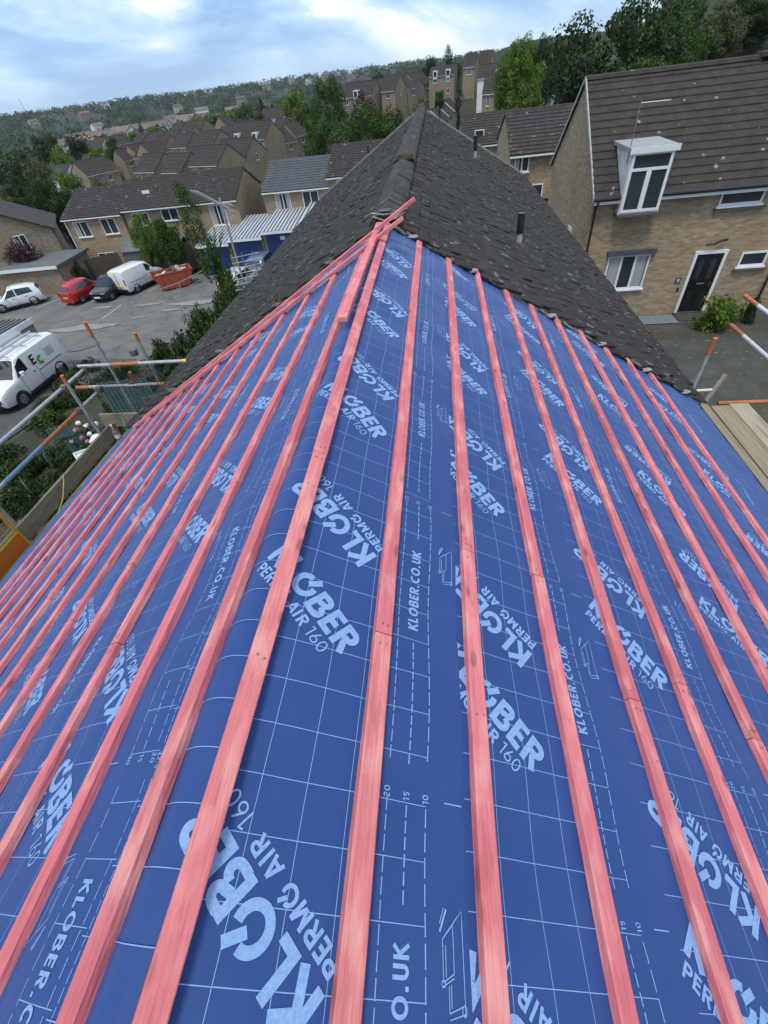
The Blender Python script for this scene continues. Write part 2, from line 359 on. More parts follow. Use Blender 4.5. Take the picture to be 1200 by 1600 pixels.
printed(S5, [(-1, [(2.45, -.10, .62), (3.10, -.7, .65), (3.82, -.35, .70)])], .0008)
# ---- battens
def woodx(t, col, vec, p):
    mp = N(t, 'ShaderNodeMapping'); mp.inputs['Scale'].default_value = (150, 3.5, 150); L(t, vec, mp.inputs[0])
    oi = N(t, 'ShaderNodeObjectInfo'); ad = N(t, 'ShaderNodeVectorMath', operation='ADD'); L(t, mp.outputs[0], ad.inputs[0])
    ml = N(t, 'ShaderNodeMath', operation='MULTIPLY'); L(t, oi.outputs['Random'], ml.inputs[0]); ml.inputs[1].default_value = 53.
    L(t, ml.outputs[0], ad.inputs[1])
    g = N(t, 'ShaderNodeTexNoise', Scale=1., Detail=4., Distortion=.25); L(t, ad.outputs[0], g.inputs['Vector'])
    c = mixc(t, ramp(t, g.outputs[0], .40, .66, c1=(.5, .5, .5, 1)), col, (.48, .10, .125, 1))
    c = mixc(t, ramp(t, oi.outputs['Random'], .72, .95, c1=(.22, .22, .22, 1)), c, (.42, .20, .13, 1))
    m2 = N(t, 'ShaderNodeMapping'); m2.inputs['Scale'].default_value = (9, 2.2, 9); L(t, ad.outputs[0], m2.inputs[0])
    v = N(t, 'ShaderNodeTexVoronoi', Scale=1.0); 
    m3 = N(t, 'ShaderNodeMapping'); m3.inputs['Scale'].default_value = (15, 52, 15); L(t, vec, m3.inputs[0]); a2 = N(t, 'ShaderNodeVectorMath', operation='ADD'); L(t, m3.outputs[0], a2.inputs[0]); L(t, ml.outputs[0], a2.inputs[1]); L(t, a2.outputs[0], v.inputs['Vector'])
    c = mixc(t, ramp(t, v.outputs['Distance'], .10, .20, (.75, .75, .75, 1), (0, 0, 0, 1)), c, (.22, .06, .05, 1))
    n3 = N(t, 'ShaderNodeTexNoise', Scale=1.1, Detail=3.); L(t, a2.outputs[0], n3.inputs['Vector'])
    c = mixc(t, ramp(t, n3.outputs[0], .50, .68, c1=(.5, .5, .5, 1)), mixc(t, ramp(t, n3.outputs[0], .30, .42, (.45, .45, .45, 1), (0, 0, 0, 1)), c, (.40, .085, .10, 1)), (.76, .38, .33, 1))
    return c
PINK = mat('pink_treated_timber', (.66, .200, .215, 1), (.55, .135, .158, 1), scale=14, rough=.8, bump=.35, bscale=60, stretch=(1, .12, 1), rnd=.14, extra=woodx)
NAIL = mat('bright_nail', (.40, .36, .30, 1), (.10, .07, .05, 1), scale=80, rough=.35, metal=.8)
def batten(side, s, Ya, Yb, label, bend=0, nails=(), group='pink roofing battens'):
    """local frame: origin on the slope plane, y along the ridge"""
    a = AR if side > 0 else -AL
    ym = (Ya+Yb)/2; P = sp(side, s+.025, ym, .0045); Lh = (Yb-Ya)/2; n = max(2, int(Lh*2/.25)); m = MB(); sd = random.random()*50
    w = .0235+random.random()*.003; t = .0245
    for i in range(n+1):
        y = -Lh+2*Lh*i/n; q = i/n; ox = bend*math.sin(math.pi*q)+.003*nz(y*.9, sd); oz = .0015*nz(y*1.3, sd+9)
        for cx, cz in ((-w, 0), (-w, t-.002), (-w+.0025, t), (w-.0025, t), (w, t-.002), (w, 0)): m.v.append((ox+cx, y, oz+cz))
        if i:
            b = (i-1)*6
            for j in range(6): m.f.append((b+j, b+(j+1) % 6, b+6+(j+1) % 6, b+6+j))
    m.f.append((0, 1, 2, 3, 4, 5)); b = n*6; m.f.append(tuple(range(b, b+6))[::-1])
    o = m.build('roofing_batten', PINK); o.location = P; o.rotation_euler = (0, a, 0)
    tag(o, label, 'batten', group)
    for y, dx in nails:
        k = MB(); k.lathe((dx, y-ym, t), [(.0001, .0016), (.003, .0014), (.0034, -.002)], 8); k.build('nail', NAIL, o)
    return o
ORD = ['', 'first', 'second', 'third', 'fourth', 'fifth', 'sixth', 'seventh', 'eighth', 'ninth', 'tenth', 'eleventh', 'twelfth']
JR = {0: [1.217], 1: [.60, 3.2], 2: [1.02], 3: [1.03], 4: [.64], 5: [.766], 6: [.636, 3.4], 7: [2.1], 8: [1.5], 9: [2.6], 10: [1.2]}
OFFR = {0: -.006, 1: .300, 2: .602, 3: .913, 4: 1.230, 5: 1.515, 6: 1.823, 7: 2.133, 8: 2.44, 9: 2.745, 10: 3.05}
def ends(j, lo, hi): c = [lo]+j+[hi]; return list(zip(c, c[1:]))
for n in range(11):
    sg = ends(JR[n], Y0, YV+(.06 if n else -.02))
    for i, (a, b) in enumerate(sg):
        nm = 'batten just right of the ridge fold' if n == 0 else f'{ORD[n]} batten down the right slope from the ridge'
        w = '' if len(sg) == 1 else (', nearest length' if i == 0 else ', far length' if i == len(sg)-1 else ', middle length')
        nl = []
        for y in ([a+.03, b-.03]+[-.15+.6*k for k in range(9)] if n in (0, 1, 2, 3, 4) else [a+.03, b-.03]):
            if a+.01 < y < b-.01 and y > -.3 and (random.random() < .6 or y in (a+.03, b-.03)): nl += [(y, -.008+random.uniform(-.004, .004)), (y+random.uniform(-.006, .006), .010)]
        batten(1, OFFR[n], a+(.0015 if i else 0), b-(.0015 if i < len(sg)-1 else 0), 'pink '+nm+w, bend=random.uniform(-.006, .006), nails=nl)
JL = {0: [], 1: [1.30], 2: [.646], 3: [1.1], 4: [.9, 3.0], 5: [1.9], 6: [1.2], 7: [2.4], 8: [1.6], 9: [2.9], 10: [2.1], 11: []}
for n in range(12):
    sg = ends(JL[n], Y0, YV-.16)
    s = .119+G*n-(.008 if n in (2, 3) else 0)
    for i, (a, b) in enumerate(sg):
        nm = 'batten just left of the ridge fold' if n == 0 else f'{ORD[n]} batten down the left slope from the ridge'
        w = '' if len(sg) == 1 else (', nearest length' if i == 0 else ', far length' if i == len(sg)-1 else ', middle length')
        nl = [(y, dx) for y in (a+.03, b-.03) for dx in (-.008, .01) if y > -.3] if n < 4 else []
        batten(-1, s, a+(.0015 if i else 0), b-(.0015 if i < len(sg)-1 else 0), 'pink '+nm+w, bend=random.uniform(-.006, .006), nails=nl)
def lath(name, p, q, w, t, label, up):
    d = (q-p); m = MB(); Lh = d.length/2
    n = 8; sd = random.random()*9
    for i in range(n+1):
        y = -Lh+2*Lh*i/n
        for cx, cz in ((-w/2, 0), (-w/2, t-.002), (-w/2+.002, t), (w/2-.002, t), (w/2, t-.002), (w/2, 0)): m.v.append((cx+.004*nz(y, sd), y, cz))
        if i:
            b = (i-1)*6
            for j in range(6): m.f.append((b+j, b+(j+1) % 6, b+6+(j+1) % 6, b+6+j))
    m.f.append((0, 1, 2, 3, 4, 5)); b = n*6; m.f.append(tuple(range(b, b+6))[::-1])
    o = m.build(name, PINK); y = d.normalized(); x = y.cross(up).normalized(); z = x.cross(y)
    o.matrix_world = Matrix.Translation((p+q)/2) @ Matrix((x, y, z)).transposed().to_4x4()
    return tag(o, label, 'batten', 'loose pink laths')
upl = sp(-1, 0, 0, 1)-sp(-1, 0, 0, 0)
lath('loose_lath', sp(-1, 3.52, 4.03, .031), sp(-1, -.25, 3.86, .034), .046, .024, 'long loose pink lath lying across the left battens, nearer of the diagonal pair', upl)
lath('loose_lath', sp(-1, 3.40, 4.12, .032), sp(-1, -.36, 4.07, .058), .046, .024, 'long loose pink lath against the old tiles with its tip sticking up past the ridge', upl)
upr = Vector((0, 0, 1))
lath('loose_lath', Vector((RX-.055, 2.33, RZ+.030)), Vector((RX-.035, 4.30, RZ+.034)), .050, .025, 'short loose pink lath lying along the ridge beside the fold', upr)
# ------------------------------------------------------------------ the old tiled roof beyond and the terrace it covers
YF = 18.2
OLDT = mat('old_rough_grey_tile', (.0095, .0083, .0075, 1), (.027, .0235, .0205, 1), scale=9., rough=.95, bump=.5, bscale=55, rnd=0,
           extra=lambda t, col, vec, p: spots((.22, .21, .19, 1), 9, .63, .68, .65)(t, spots((.045, .041, .037, 1), 2.6, .50, .72, .5)(t, col, vec, p), vec, p))
MOSS = mat('mossy_mortar', (.085, .068, .030, 1), (.05, .048, .042, 1), scale=12, rough=.95, bump=.4)
MORT = mat('broken_mortar', (.34, .33, .31, 1), (.16, .155, .15, 1), scale=25, rough=.95, bump=.5, bscale=60)
OLDW = mat('old_grey_timber', (.15, .13, .11, 1), (.08, .07, .06, 1), scale=20, rough=.9)
terr = thing('terraced_house', 'terraced house whose old dark tiled roof runs away beyond the blue membrane', 'house', (RX, 4.0, -7.7))
def inv(o, parent=None):   # parts are modelled in world metres
    o.parent = parent or terr; o.matrix_parent_inverse = Matrix.Translation(-Vector(terr.location)); return o
def obj_in(parent, o):
    o.parent = parent; o.matrix_parent_inverse = Matrix.Translation(-parent.location); return o
random.seed(11)
for side, SE in ((1, 3.74), (-1, 4.02)):
    m = MB(); gauge = .115; nr = int(SE/gauge)
    for k in range(nr+1):
        s0 = SE+.03-(k+1)*gauge; s1 = s0+.20
        if s0 < .03: break
        off = (k % 2)*.0875
        y = YV+off*.9-random.random()*.05
        while y < YF:
            w = .172; y1 = min(y+w, YF+.02); h0 = .018+random.uniform(-.003, .003); h1 = .043+random.uniform(-.004, .007); tw = random.uniform(-.005, .005); ds = random.uniform(-.006, .010)
            near = y < YV+.3
            if near and random.random() < .16: y += w+.003; continue
            if near: h1 += random.uniform(-.002, .012)
            if random.random() < .03: h1 += .014
            if side < 0 and random.random() < .10: ds += .02
            a = [sp(side, s0, y, h0), sp(side, s0, y1, h0), sp(side, s1+ds, y1-.002, h1+tw), sp(side, s1+ds, y, h1-tw)]
            b = [sp(side, s0, y, h0-.013), sp(side, s0, y1, h0-.013), sp(side, s1+ds, y1-.002, h1+tw-.015), sp(side, s1+ds, y, h1-tw-.015)]
            m.add(a+b, [(0, 1, 2, 3), (7, 6, 5, 4), (3, 2, 6, 7), (0, 3, 7, 4), (1, 5, 6, 2)])
            y += w+random.uniform(.002, .006)
    inv(m.build('tiled_roof_slope', OLDT, fix=False))
    u = MB(); q = [sp(side, .01, YV+.12, .004), sp(side, SE, YV+.12, .004), sp(side, SE, YF, .004), sp(side, .01, YF, .004)]
    u.add(q+[p-Vector((0, 0, .10)) for p in q], [(0, 1, 2, 3), (4, 5, 6, 7), (0, 1, 5, 4), (1, 2, 6, 5), (2, 3, 7, 6)]); inv(u.build('roof_deck', OLDW))
# ridge tiles with the one lifted cap
m = MB(); y = YV+.05; k = 0
while y < YF-.1:
    ln = .45; n = 8; hh = .03 if y < 7.6 else .062; r = .135; j = random.uniform(-.006, .006)
    for e_ in range(2):
        for i in range(n+1):
            a = math.pi*i/n; yy = y+e_*(ln-.012)
            for rr in (r, r-.018): m.v.append((RX+j+rr*math.cos(a)*1.12, yy, RZ-.045+hh+rr*.66*(math.sin(a)+(.28 if i == n//2 else 0))+j*.6))
    b = k*(n+1)*4; h_ = (n+1)*2
    for i in range(n):
        o = b+i*2
        m.f += [(o, o+2, o+2+h_, o+h_), (o+1, o+1+h_, o+3+h_, o+3), (o, o+1, o+3, o+2), (o+h_, o+2+h_, o+3+h_, o+1+h_)]
    y += ln; k += 1
inv(m.build('ridge_tiles', mat('ridge_tile_clay', (.020, .0185, .017, 1), (.050, .046, .042, 1), scale=5, rough=.95, bump=.5, bscale=50, extra=spots((.22, .21, .18, 1), 9, .63, .68, .6)), smooth=False))
def lump(c, r, mt, nm, seed=0, sq=.7):
    bm = bmesh.new(); bmesh.ops.create_icosphere(bm, subdivisions=2, radius=1)
    for v in bm.verts:
        d = 1+.35*noise.noise(v.co*1.7+Vector((seed, 0, 0))); v.co = Vector((v.co.x*r[0], v.co.y*r[1], v.co.z*r[2]))*d+Vector(c)
    me = bpy.data.meshes.new(nm); bm.to_mesh(me); bm.free(); me.materials.append(mt); o = bpy.data.objects.new(nm, me); COL.objects.link(o); return o
inv(lump((RX, 7.62, RZ+.10), (.15, .05, .055), MOSS, 'mossy_ridge_end', 3))
inv(lump((RX, YF-.02, RZ+.09), (.14, .07, .06), MOSS, 'mossy_ridge_end', 8))
for i, s_ in enumerate((.30, .92, 1.82, 2.44, 3.05, 3.6)):
    inv(lump(sp(1, s_-.04, YV-.01, .030), (.055, .035, .016), MORT, 'mortar_lump', i*3))
for i, s_ in enumerate((.6, 1.3, 2.2, 3.1)):
    inv(lump(sp(-1, s_, YV+.02, .030), (.07, .04, .018), OLDW, 'mortar_lump', i*5))
# verge: cut ends and under-cloak strip, far verge
for side, SE in ((1, 3.78), (-1, 4.06)):
    m = MB(); n = 26
    for i in range(n):
        a, b = SE*i/n+.05, SE*(i+1)/n+.05
        j = random.uniform(-.02, .02)
        m.bar(sp(side, a, YV+.035+j, .012+random.uniform(0, .012)), sp(side, b-.006, YV+.035+j, .010), .085, .010, up=sp(side, 0, 0, 1)-sp(side, 0, 0, 0))
    inv(m.build('verge_undercloak', OLDW))
    m = MB(); m.bar(sp(side, .0, YF+.03, .03), sp(side, SE, YF+.03, .03), .07, .09, up=sp(side, 0, 0, 1)-sp(side, 0, 0, 0)); inv(m.build('far_verge', MORT))
    # gutter
    m = MB(); g = sp(side, SE+.05, 0, -.04); m.tube([(g.x, Y0, g.z-.03), (g.x, YF, g.z-.03)], .055, 10); inv(m.build('gutter', BLACKP))
m = MB(); xr = RX+3.05; xl = RX-3.3
m.box((xl, Y0+.1, -11.5), (xr, YF-.06, -3.02)); inv(m.build('wall', BRICK))
m = MB(); m.add([(xl, YF-.06, -3.0), (xr, YF-.06, -3.0), (RX, YF-.06, RZ-.16), (xl, YF-.3, -3.0), (xr, YF-.3, -3.0), (RX, YF-.3, RZ-.16)], [(0, 1, 2), (5, 4, 3), (0, 3, 4, 1), (1, 4, 5, 2), (2, 5, 3, 0)]); inv(m.build('gable', BRICK))
# soffits closing the eaves, both ends
for side, SE, xw in ((1, 3.74, xr), (-1, 4.02, xl)):
    e_ = sp(side, SE, 0, -.03); m = MB(); m.box((min(xw, e_.x), Y0, -2.98), (max(xw, e_.x), YF-.1, -2.93)); inv(m.build('soffit', WHITE))
# rafters under the membrane
m = MB(); y = Y0+.05
while y < YV:
    for side, SE in ((1, 3.6), (-1, 3.9)):
        m.bar(sp(side, .02, y, -.066), sp(side, SE, y, -.066), .045, .095, up=sp(side, 0, 0, 1)-sp(side, 0, 0, 0))
    y += .6
o = inv(m.build('rafters', OLDW)); 
# flues
def flue(s_, Y, H):
    p = sp(1, s_, Y, .03); o = MB().tube([p, p+Vector((0, 0, H*.36))], .038, 14).build('flue_pipe', mat('galvanised_steel', (.42, .46, .50, 1), (.55, .60, .64, 1), scale=6, rough=.4, metal=.5), smooth=False); inv(o)
    b = MB().tube([p+Vector((0, 0, H*.36)), p+Vector((0, 0, H))], .046, 14).build('flue_cap', BLACKP); b.parent = o
    c = MB().lathe(p, [(.10, -.03), (.06, .01), (.04, .03)], 14).build('lead_collar', mat('lead', (.05, .05, .052, 1), rough=.7)); c.parent = o
flue(1.775, 6.87, .36); flue(1.60, 13.9, .44)
# cable clamp and old wires at the cut end of the ridge
wc = thing('cable_bracket', 'twisted wires and small clamp in the dark open end of the ridge tiles', 'bracket', (RX, YV, RZ+.06))
pts = [(-.17, -.06, .02), (-.10, -.09, .05), (0, -.10, .035), (.10, -.06, .03), (.2, .02, .04)]
MB().tube(pts, .007, 6).build('wire', mat('old_wire', (.10, .10, .10, 1), (.3, .27, .2, 1), scale=30, rough=.5, metal=.4), wc)
MB().tube([(x*.9, y-.02, z-.03+.01*math.sin(i*2)) for i, (x, y, z) in enumerate(pts)], .006, 6).build('wire', MATS['old_wire'], wc)
MB().tube([(.03, -.10, .0), (.11, -.085, .0)], .011, 8).build('clamp', mat('brass', (.5, .33, .12, 1), rough=.4, metal=.7), wc)
MB().box((-.05, .0, -.10), (.05, .10, .04)).build('ridge_end_shade', BLACKP, wc)  # solid black box: the shade inside the open ridge end, put in as colour
# ------------------------------------------------------------------ ground
FAR = []      # every distant house: (x, y, ground z), filled before the terrain is made
def far(A, B, z, ang):
    P = at_z(A[0], A[1], z) if z < 60 else at_y(A[0], A[1], z); a = R(ang); d = Vector((math.cos(a), math.sin(a), 0)); q = ray(*B); # wall meets the vertical plane through pixel B
    k = (P.x*q.y-P.y*q.x)/(d.y*q.x-d.x*q.y); return P, k
z1 = lambda x, y: (80+x/6, 150+y/6); z2 = lambda x, y: (240+x/6, 150+y/6); z3 = lambda x, y: (400+x/6, 130+y/6); z4 = lambda x, y: (520+x/4, 60+y/4)
# name, eave pixels, eave height, wall angle, depth, rise, storey height, number of houses, options
FH = [
 ((70, 272), (122, 260), -12.5, -20, 7, 2.3, 5, 2, 'brown-roofed brick house at the left end of the valley terrace', 'n'),
 (z1(250, 660), z1(385, 640), -11.5, -25, 7, 2.3, 5, 1, 'brick house with two slot windows and broad right gable in the valley', 's'),
 (z1(680, 608), z1(790, 590), -11.6, 55, 7, 2.4, 5, 1, 'brick house in the valley with small window in its plain left gable', 'g'),
 (z1(810, 555), z1(930, 525), -10.8, 60, 7, 2.4, 5, 1, 'brick house in the valley row with two white windows, behind a white shed', ''),
 (z1(930, 495), z1(1055, 470), -10.2, -25, 7, 2.6, 5, 1, 'brick house with tall tan right gable above the valley row', ''),
 (z2(268, 632), z2(520, 622), -10.6, -26, 7, 2.5, 5, 1, 'brick house with white-rendered left end behind the long brown roof', 'w'),
 (z2(560, 572), z2(860, 562), -9.9, -27, 7, 2.6, 5, 1, 'brick house with three curtained windows and a tan gable with slot window', 'g'),
 (z2(330, 325), z2(440, 315), -8.4, -25, 7, 2.3, 5, 1, 'blank-walled brick house on the slope above the valley with tan gable', 'n'),
 (z2(190, 390), z2(330, 370), -9.4, -25, 7, 2.3, 5, 1, 'brick house with a white dormer left of the blank-walled house', 'd'),
 (z2(690, 285), z2(780, 270), -8.2, 58, 7, 2.6, 5, 1, 'brick house showing a reddish gable with one dark slot window', 'g'),
 (z2(700, 415), z2(1040, 400), -8.8, -28, 7, 3.0, 5, 2, 'brown-roofed terrace house with two tall white dormers', 'd'),
 (z2(610, 455), z2(770, 410), -9.6, -28, 6, 2.0, 2.6, 1, 'low building with a pale blue wall under a brown roof', 'b'),
 (z3(25, 340), z3(240, 312), -8.4, -28, 7, 2.6, 5, 2, 'white-rendered house at the left of the white terrace', 'W'),
 (z3(262, 295), z3(370, 272), -7.6, -28, 7, 2.6, 5, 1, 'white-rendered house at the right end of the white terrace', 'W'),
 (z3(255, 563), z3(378, 535), -10.6, 57, 7, 2.6, 5, 1, 'brick house with large plain left gable and two white windows', ''),
 (z3(378, 495), z3(485, 470), -9.9, 57, 7, 2.6, 5, 1, 'brick house with two rows of white windows beside the leafy trees', '2'),
 (z3(130, 462), z3(230, 450), -9.0, -28, 7, 2.4, 5, 2, 'long brown-roofed house behind the plain-gabled brick house', 'n'),
 (z4(50, 372), z4(240, 345), 160, -20, 7, 2.6, 5, 1, 'brown-roofed house with white dormer partly behind the purple tree', 'd'),
 (z4(303, 330), z4(385, 322), 160, -25, 7, 2.8, 5, 1, 'brick house on the hill with a white-fronted porch bay', 'g'),
 (z4(480, 312), z4(522, 305), 165, 55, 7, 2.6, 5, 1, 'brick house on the hill showing a plain left gable with a dark window', 'g'),
 (z4(400, 262), z4(500, 250), 195, -25, 7, 2.3, 5, 1, 'brown-roofed house on the hill behind the plain gable', 'n'),
 (z4(520, 282), z4(610, 262), 190, 50, 7, 2.5, 5, 1, 'small brick house on the hill with white-edged porch', ''),
 (z4(600, 240), z4(760, 205), 190, -14, 7, 2.0, 5, 2, 'brown-roofed hilltop house with a white dormer', 'd'),
 (z4(815, 180), z4(888, 168), 165, -14, 7, 2.3, 5, 1, 'brick hilltop house with a small white window and tall gable', ''),
 (z4(905, 160), z4(985, 150), 172, -14, 7, 2.3, 5, 1, 'brick hilltop house rightmost of the skyline terrace', 'n'),
 (z4(905, 250), z4(1010, 245), 150, -10, 7, 2.2, 4, 1, 'white-walled house below the skyline terrace', 'W'),
 (z4(935, 345), z4(1010, 330), 112, -12, 7, 2.4, 5, 1, 'brick house end with two white windows stacked, left of the tall poplar', 'v'),
]
W0, W1 = at_y(692, 188, 170), at_y(738, 152, 200); WT = [W0.lerp(W1, k/5) for k in range(5)]; WANG = math.degrees(math.atan2(W1.y-W0.y, W1.x-W0.x)); WW = Vector((W1.x-W0.x, W1.y-W0.y)).length/5
from math import hypot
EXTRA = []
FARH = []
for (A, B, z, ang, dp, rise, H, n, lab, opt) in FH:
    P, w = far(A, B, z, ang); FARH.append((P, abs(w), ang, dp, rise, H, n, lab, opt, w < 0)); c = P+Vector((math.cos(R(ang)), math.sin(R(ang)), 0))*w/2; FAR.append((c.x, c.y, P.z-H))
CP = [(6, 18, -7.58), (12, 18, -7.6), (3, 5, -7.6), (20, 10, -7.5), (-6, 4, -8.3), (-12, 6, -8.6), (-16, 14, -8.75), (-12, 24, -9.6), (-22, 34, -10.55), (-29, 34, -10.6), (-27, 37, -10.65), (-16, 36, -10.6), (-10, 38, -10.6),
      (-20, 44, -11.2), (-33, 44, -11.4), (-8, 44, -11.2), (0, 30, -9.0), (0, -30, -7.6), (-40, -20, -9.5), (30, -20, -6.5), (24, 30, -6.5), (14, 50, -9.5), (5, 70, -11.5), (6, 120, -15), (9, 150, -16.5), (31, 60, -4), (40, 60, 0), (40, 90, 2.5), (30, 95, -6), (80, 100, 6), (60, 40, 0),
      (35, 170, 1.5), (80, 200, 9), (150, 300, 16), (60, 330, 4), (-50, 60, -12), (-80, 90, -16), (-60, 80, -14.5), (-20, 70, -12.5), (-120, 120, -22), (-160, 60, -24), (-100, 10, -17), (-70, 240, -18), (-200, 260, -30), (-150, 350, -30), (-400, 500, -42), (-100, 600, -26), (0, 420, -16), (-300, 900, -32), (-900, 900, -46), (200, 800, 2)]
_r = random.Random(17)
for row in range(7):
    a_ = R(-27); o_ = Vector((-150+8*row, 150+26*row, 0))*(1 if row < 4 else 1.06)
    for k_ in range(15):
        x = o_.x+math.cos(a_)*k_*8.5; y = o_.y+math.sin(a_)*k_*8.5
        if _r.random() < .22 or y < 95: continue
        if min(hypot(x-a-2, y-b-3) for a, b, c in FAR) < 10.5: continue
        if math.atan2(x, y) > -.16: continue
        EXTRA.append((x, y, -27 if (row+k_) % 5 else 61, _r.uniform(5.2, 7.5)))
for x, y in ((-30, 190), (-22, 196), (-12, 178), (-42, 215), (-5, 214), (3, 232), (12, 240), (20, 150), (24, 128), (-33, 240), (-20, 236)): EXTRA.append((x, y, -20, 7.))
FAR += [(p_.x+3, p_.y, p_.z-5.2) for p_ in WT]
CP += FAR
def far_h(x, y):
    r = hypot(x, y); th = math.atan2(x, y)
    return -34+36*min(1, max(0, (r-700)/1100))**1.4+4*nz(x/300, y/300)+(2 if th > .05 else 0)*min(1, max(0, (r-300)/500))
def g(x, y):
    sw = sz = 0
    for (a, b, c) in CP:
        d = (x-a)**2+(y-b)**2; w = 1/(d+4.)**1.6; sw += w; sz += w*c
    near = sz/sw; r = hypot(x, y)
    if r < 350: return near
    k = min(1, (r-350)/450); k = k*k*(3-2*k); return near*(1-k)+far_h(x, y)*k
def axis(lo, hi, n0, n1, step, grow=1.13):
    a = [n0+step*i for i in range(int((n1-n0)/step)+1)]; d = step; p = []
    x = n0
    while x > lo: d *= grow; x -= d; p.append(x)
    d = step; x = a[-1]; q = []
    while x < hi: d *= grow; x += d; q.append(x)
    return p[::-1]+a+q
ax = axis(-3500, 3500, -46, 26, 1.5); ay = axis(-400, 4500, -8, 62, 1.5)
m = MB(); m.v = [(x, y, g(x, y)) for x in ax for y in ay]; ny = len(ay)
m.f = [(i*ny+j, (i+1)*ny+j, (i+1)*ny+j+1, i*ny+j+1) for i in range(len(ax)-1) for j in range(ny-1)]
def floorx(t, col, vec, p):
    ln = N(t, 'ShaderNodeVectorMath', operation='LENGTH'); L(t, vec, ln.inputs[0]); mr = N(t, 'ShaderNodeMapRange'); L(t, ln.outputs['Value'], mr.inputs[0]); mr.inputs[1].default_value = 110; mr.inputs[2].default_value = 260
    n = N(t, 'ShaderNodeTexNoise', Scale=.012, Detail=3.); L(t, vec, n.inputs['Vector'])
    return mixc(t, mr.outputs[0], col, mixc(t, ramp(t, n.outputs[0], .62, .68), (.010, .018, .008, 1), (.045, .065, .022, 1)))
GRASS = mat('rough_grass_ground', (.030, .050, .018, 1), (.055, .070, .030, 1), scale=.25, rough=.95, bump=.4, bscale=9, extra=floorx)
tag(m.build('ground', GRASS, smooth=True, fix=False), kind='structure')
def gh(x, y):   # height of the ground mesh itself
    import bisect
    i = max(0, min(len(ax)-2, bisect.bisect(ax, x)-1)); j = max(0, min(ny-2, bisect.bisect(ay, y)-1))
    fx = (x-ax[i])/(ax[i+1]-ax[i]); fy = (y-ay[j])/(ay[j+1]-ay[j]); z = lambda a, b: m_g[a*ny+b][2]
    return (z(i, j)*(1-fx)+z(i+1, j)*fx)*(1-fy)+(z(i, j+1)*(1-fx)+z(i+1, j+1)*fx)*fy
m_g = m.v
def drape(name, poly, lift, m, step=.5, kind='structure'):
    """flat sheet lying on the ground, cut to a polygon"""
    bm = bmesh.new(); x0 = min(p[0] for p in poly); x1 = max(p[0] for p in poly); y0 = min(p[1] for p in poly); y1 = max(p[1] for p in poly)
    f = bm.faces.new([bm.verts.new((x, y, 0)) for x, y in poly])
    for axn, lo, hi in ((Vector((1, 0, 0)), x0, x1), (Vector((0, 1, 0)), y0, y1)):
        k = 1
        while lo+step*k < hi:
            bmesh.ops.bisect_plane(bm, geom=bm.verts[:]+bm.edges[:]+bm.faces[:], plane_co=axn*(lo+step*k), plane_no=axn); k += 1
    for v in bm.verts: v.co.z = gh(v.co.x, v.co.y)+lift
    bmesh.ops.recalc_face_normals(bm, faces=bm.faces)
    me = bpy.data.meshes.new(name); bm.to_mesh(me); bm.free(); me.materials.append(m); o = bpy.data.objects.new(name, me); COL.objects.link(o)
    if kind: o['kind'] = kind
    return o
def crackx(t, col, vec, p):
    v = N(t, 'ShaderNodeTexVoronoi', Scale=.35, feature='DISTANCE_TO_EDGE'); nn = N(t, 'ShaderNodeTexNoise', Scale=1.5, Detail=5.); L(t, vec, nn.inputs['Vector'])
    ad = N(t, 'ShaderNodeVectorMath', operation='ADD'); L(t, vec, ad.inputs[0]); L(t, nn.outputs[1], ad.inputs[1]); L(t, ad.outputs[0], v.inputs['Vector'])
    return mixc(t, ramp(t, v.outputs['Distance'], .008, .02, (.6, .6, .6, 1), (0, 0, 0, 1)), col, (.05, .05, .048, 1))
ASPH = mat('worn_asphalt', (.105, .103, .10, 1), (.15, .147, .14, 1), scale=.8, rough=.9, bump=.3, bscale=60, extra=crackx)
ASPH2 = mat('dark_asphalt', (.055, .056, .058, 1), (.085, .086, .086, 1), scale=1.2, rough=.85, bump=.3, bscale=60)
def pavx(t, col, vec, p):
    b = N(t, 'ShaderNodeTexBrick', Scale=1.); b.inputs['Brick Width'].default_value = .9; b.inputs['Row Height'].default_value = .6; b.inputs['Mortar Size'].default_value = .012
    b.inputs['Color1'].default_value = (0, 0, 0, 1); b.inputs['Color2'].default_value = (.22, .22, .22, 1); b.inputs['Mortar'].default_value = (1, 1, 1, 1); L(t, vec, b.inputs['Vector'])
    c = mixc(t, b.outputs[0], col, (.035, .037, .030, 1)); return spots((.24, .23, .2, 1), 8, .66, .69, .6)(t, spots((.040, .045, .024, 1), .9, .45, .62, .8)(t, c, vec, p), vec, p)
PAVE = mat('mossy_paving', (.050, .050, .047, 1), (.075, .073, .066, 1), scale=2, rough=.9, bump=.3, extra=pavx)
PALE = mat('patched_concrete', (.26, .25, .22, 1), (.18, .175, .16, 1), scale=2.5, rough=.9)
LINEW = mat('worn_white_paint', (.50, .50, .48, 1), (.28, .28, .27, 1), scale=5, rough=.8)
drape('car_park', [(-44, 24), (-25, 20), (-19.5, 12), (-16.2, 15.5), (-15.6, 19), (-13.8, 25), (-14.5, 30), (-14.2, 37.5), (-6, 37.8), (-6, 39.2), (-44, 39.2)], .03, ASPH)
drape('road', [(-40, 4), (-17.6, 4), (-17.3, 9), (-16.8, 12), (-16.3, 14.5), (-16.0, 17.5), (-15.5, 20.5), (-24, 21), (-40, 24)], .045, ASPH2)
drape('path', [(2.7, -6), (30, -6), (30, 17.9), (2.7, 17.9)], .03, PAVE)
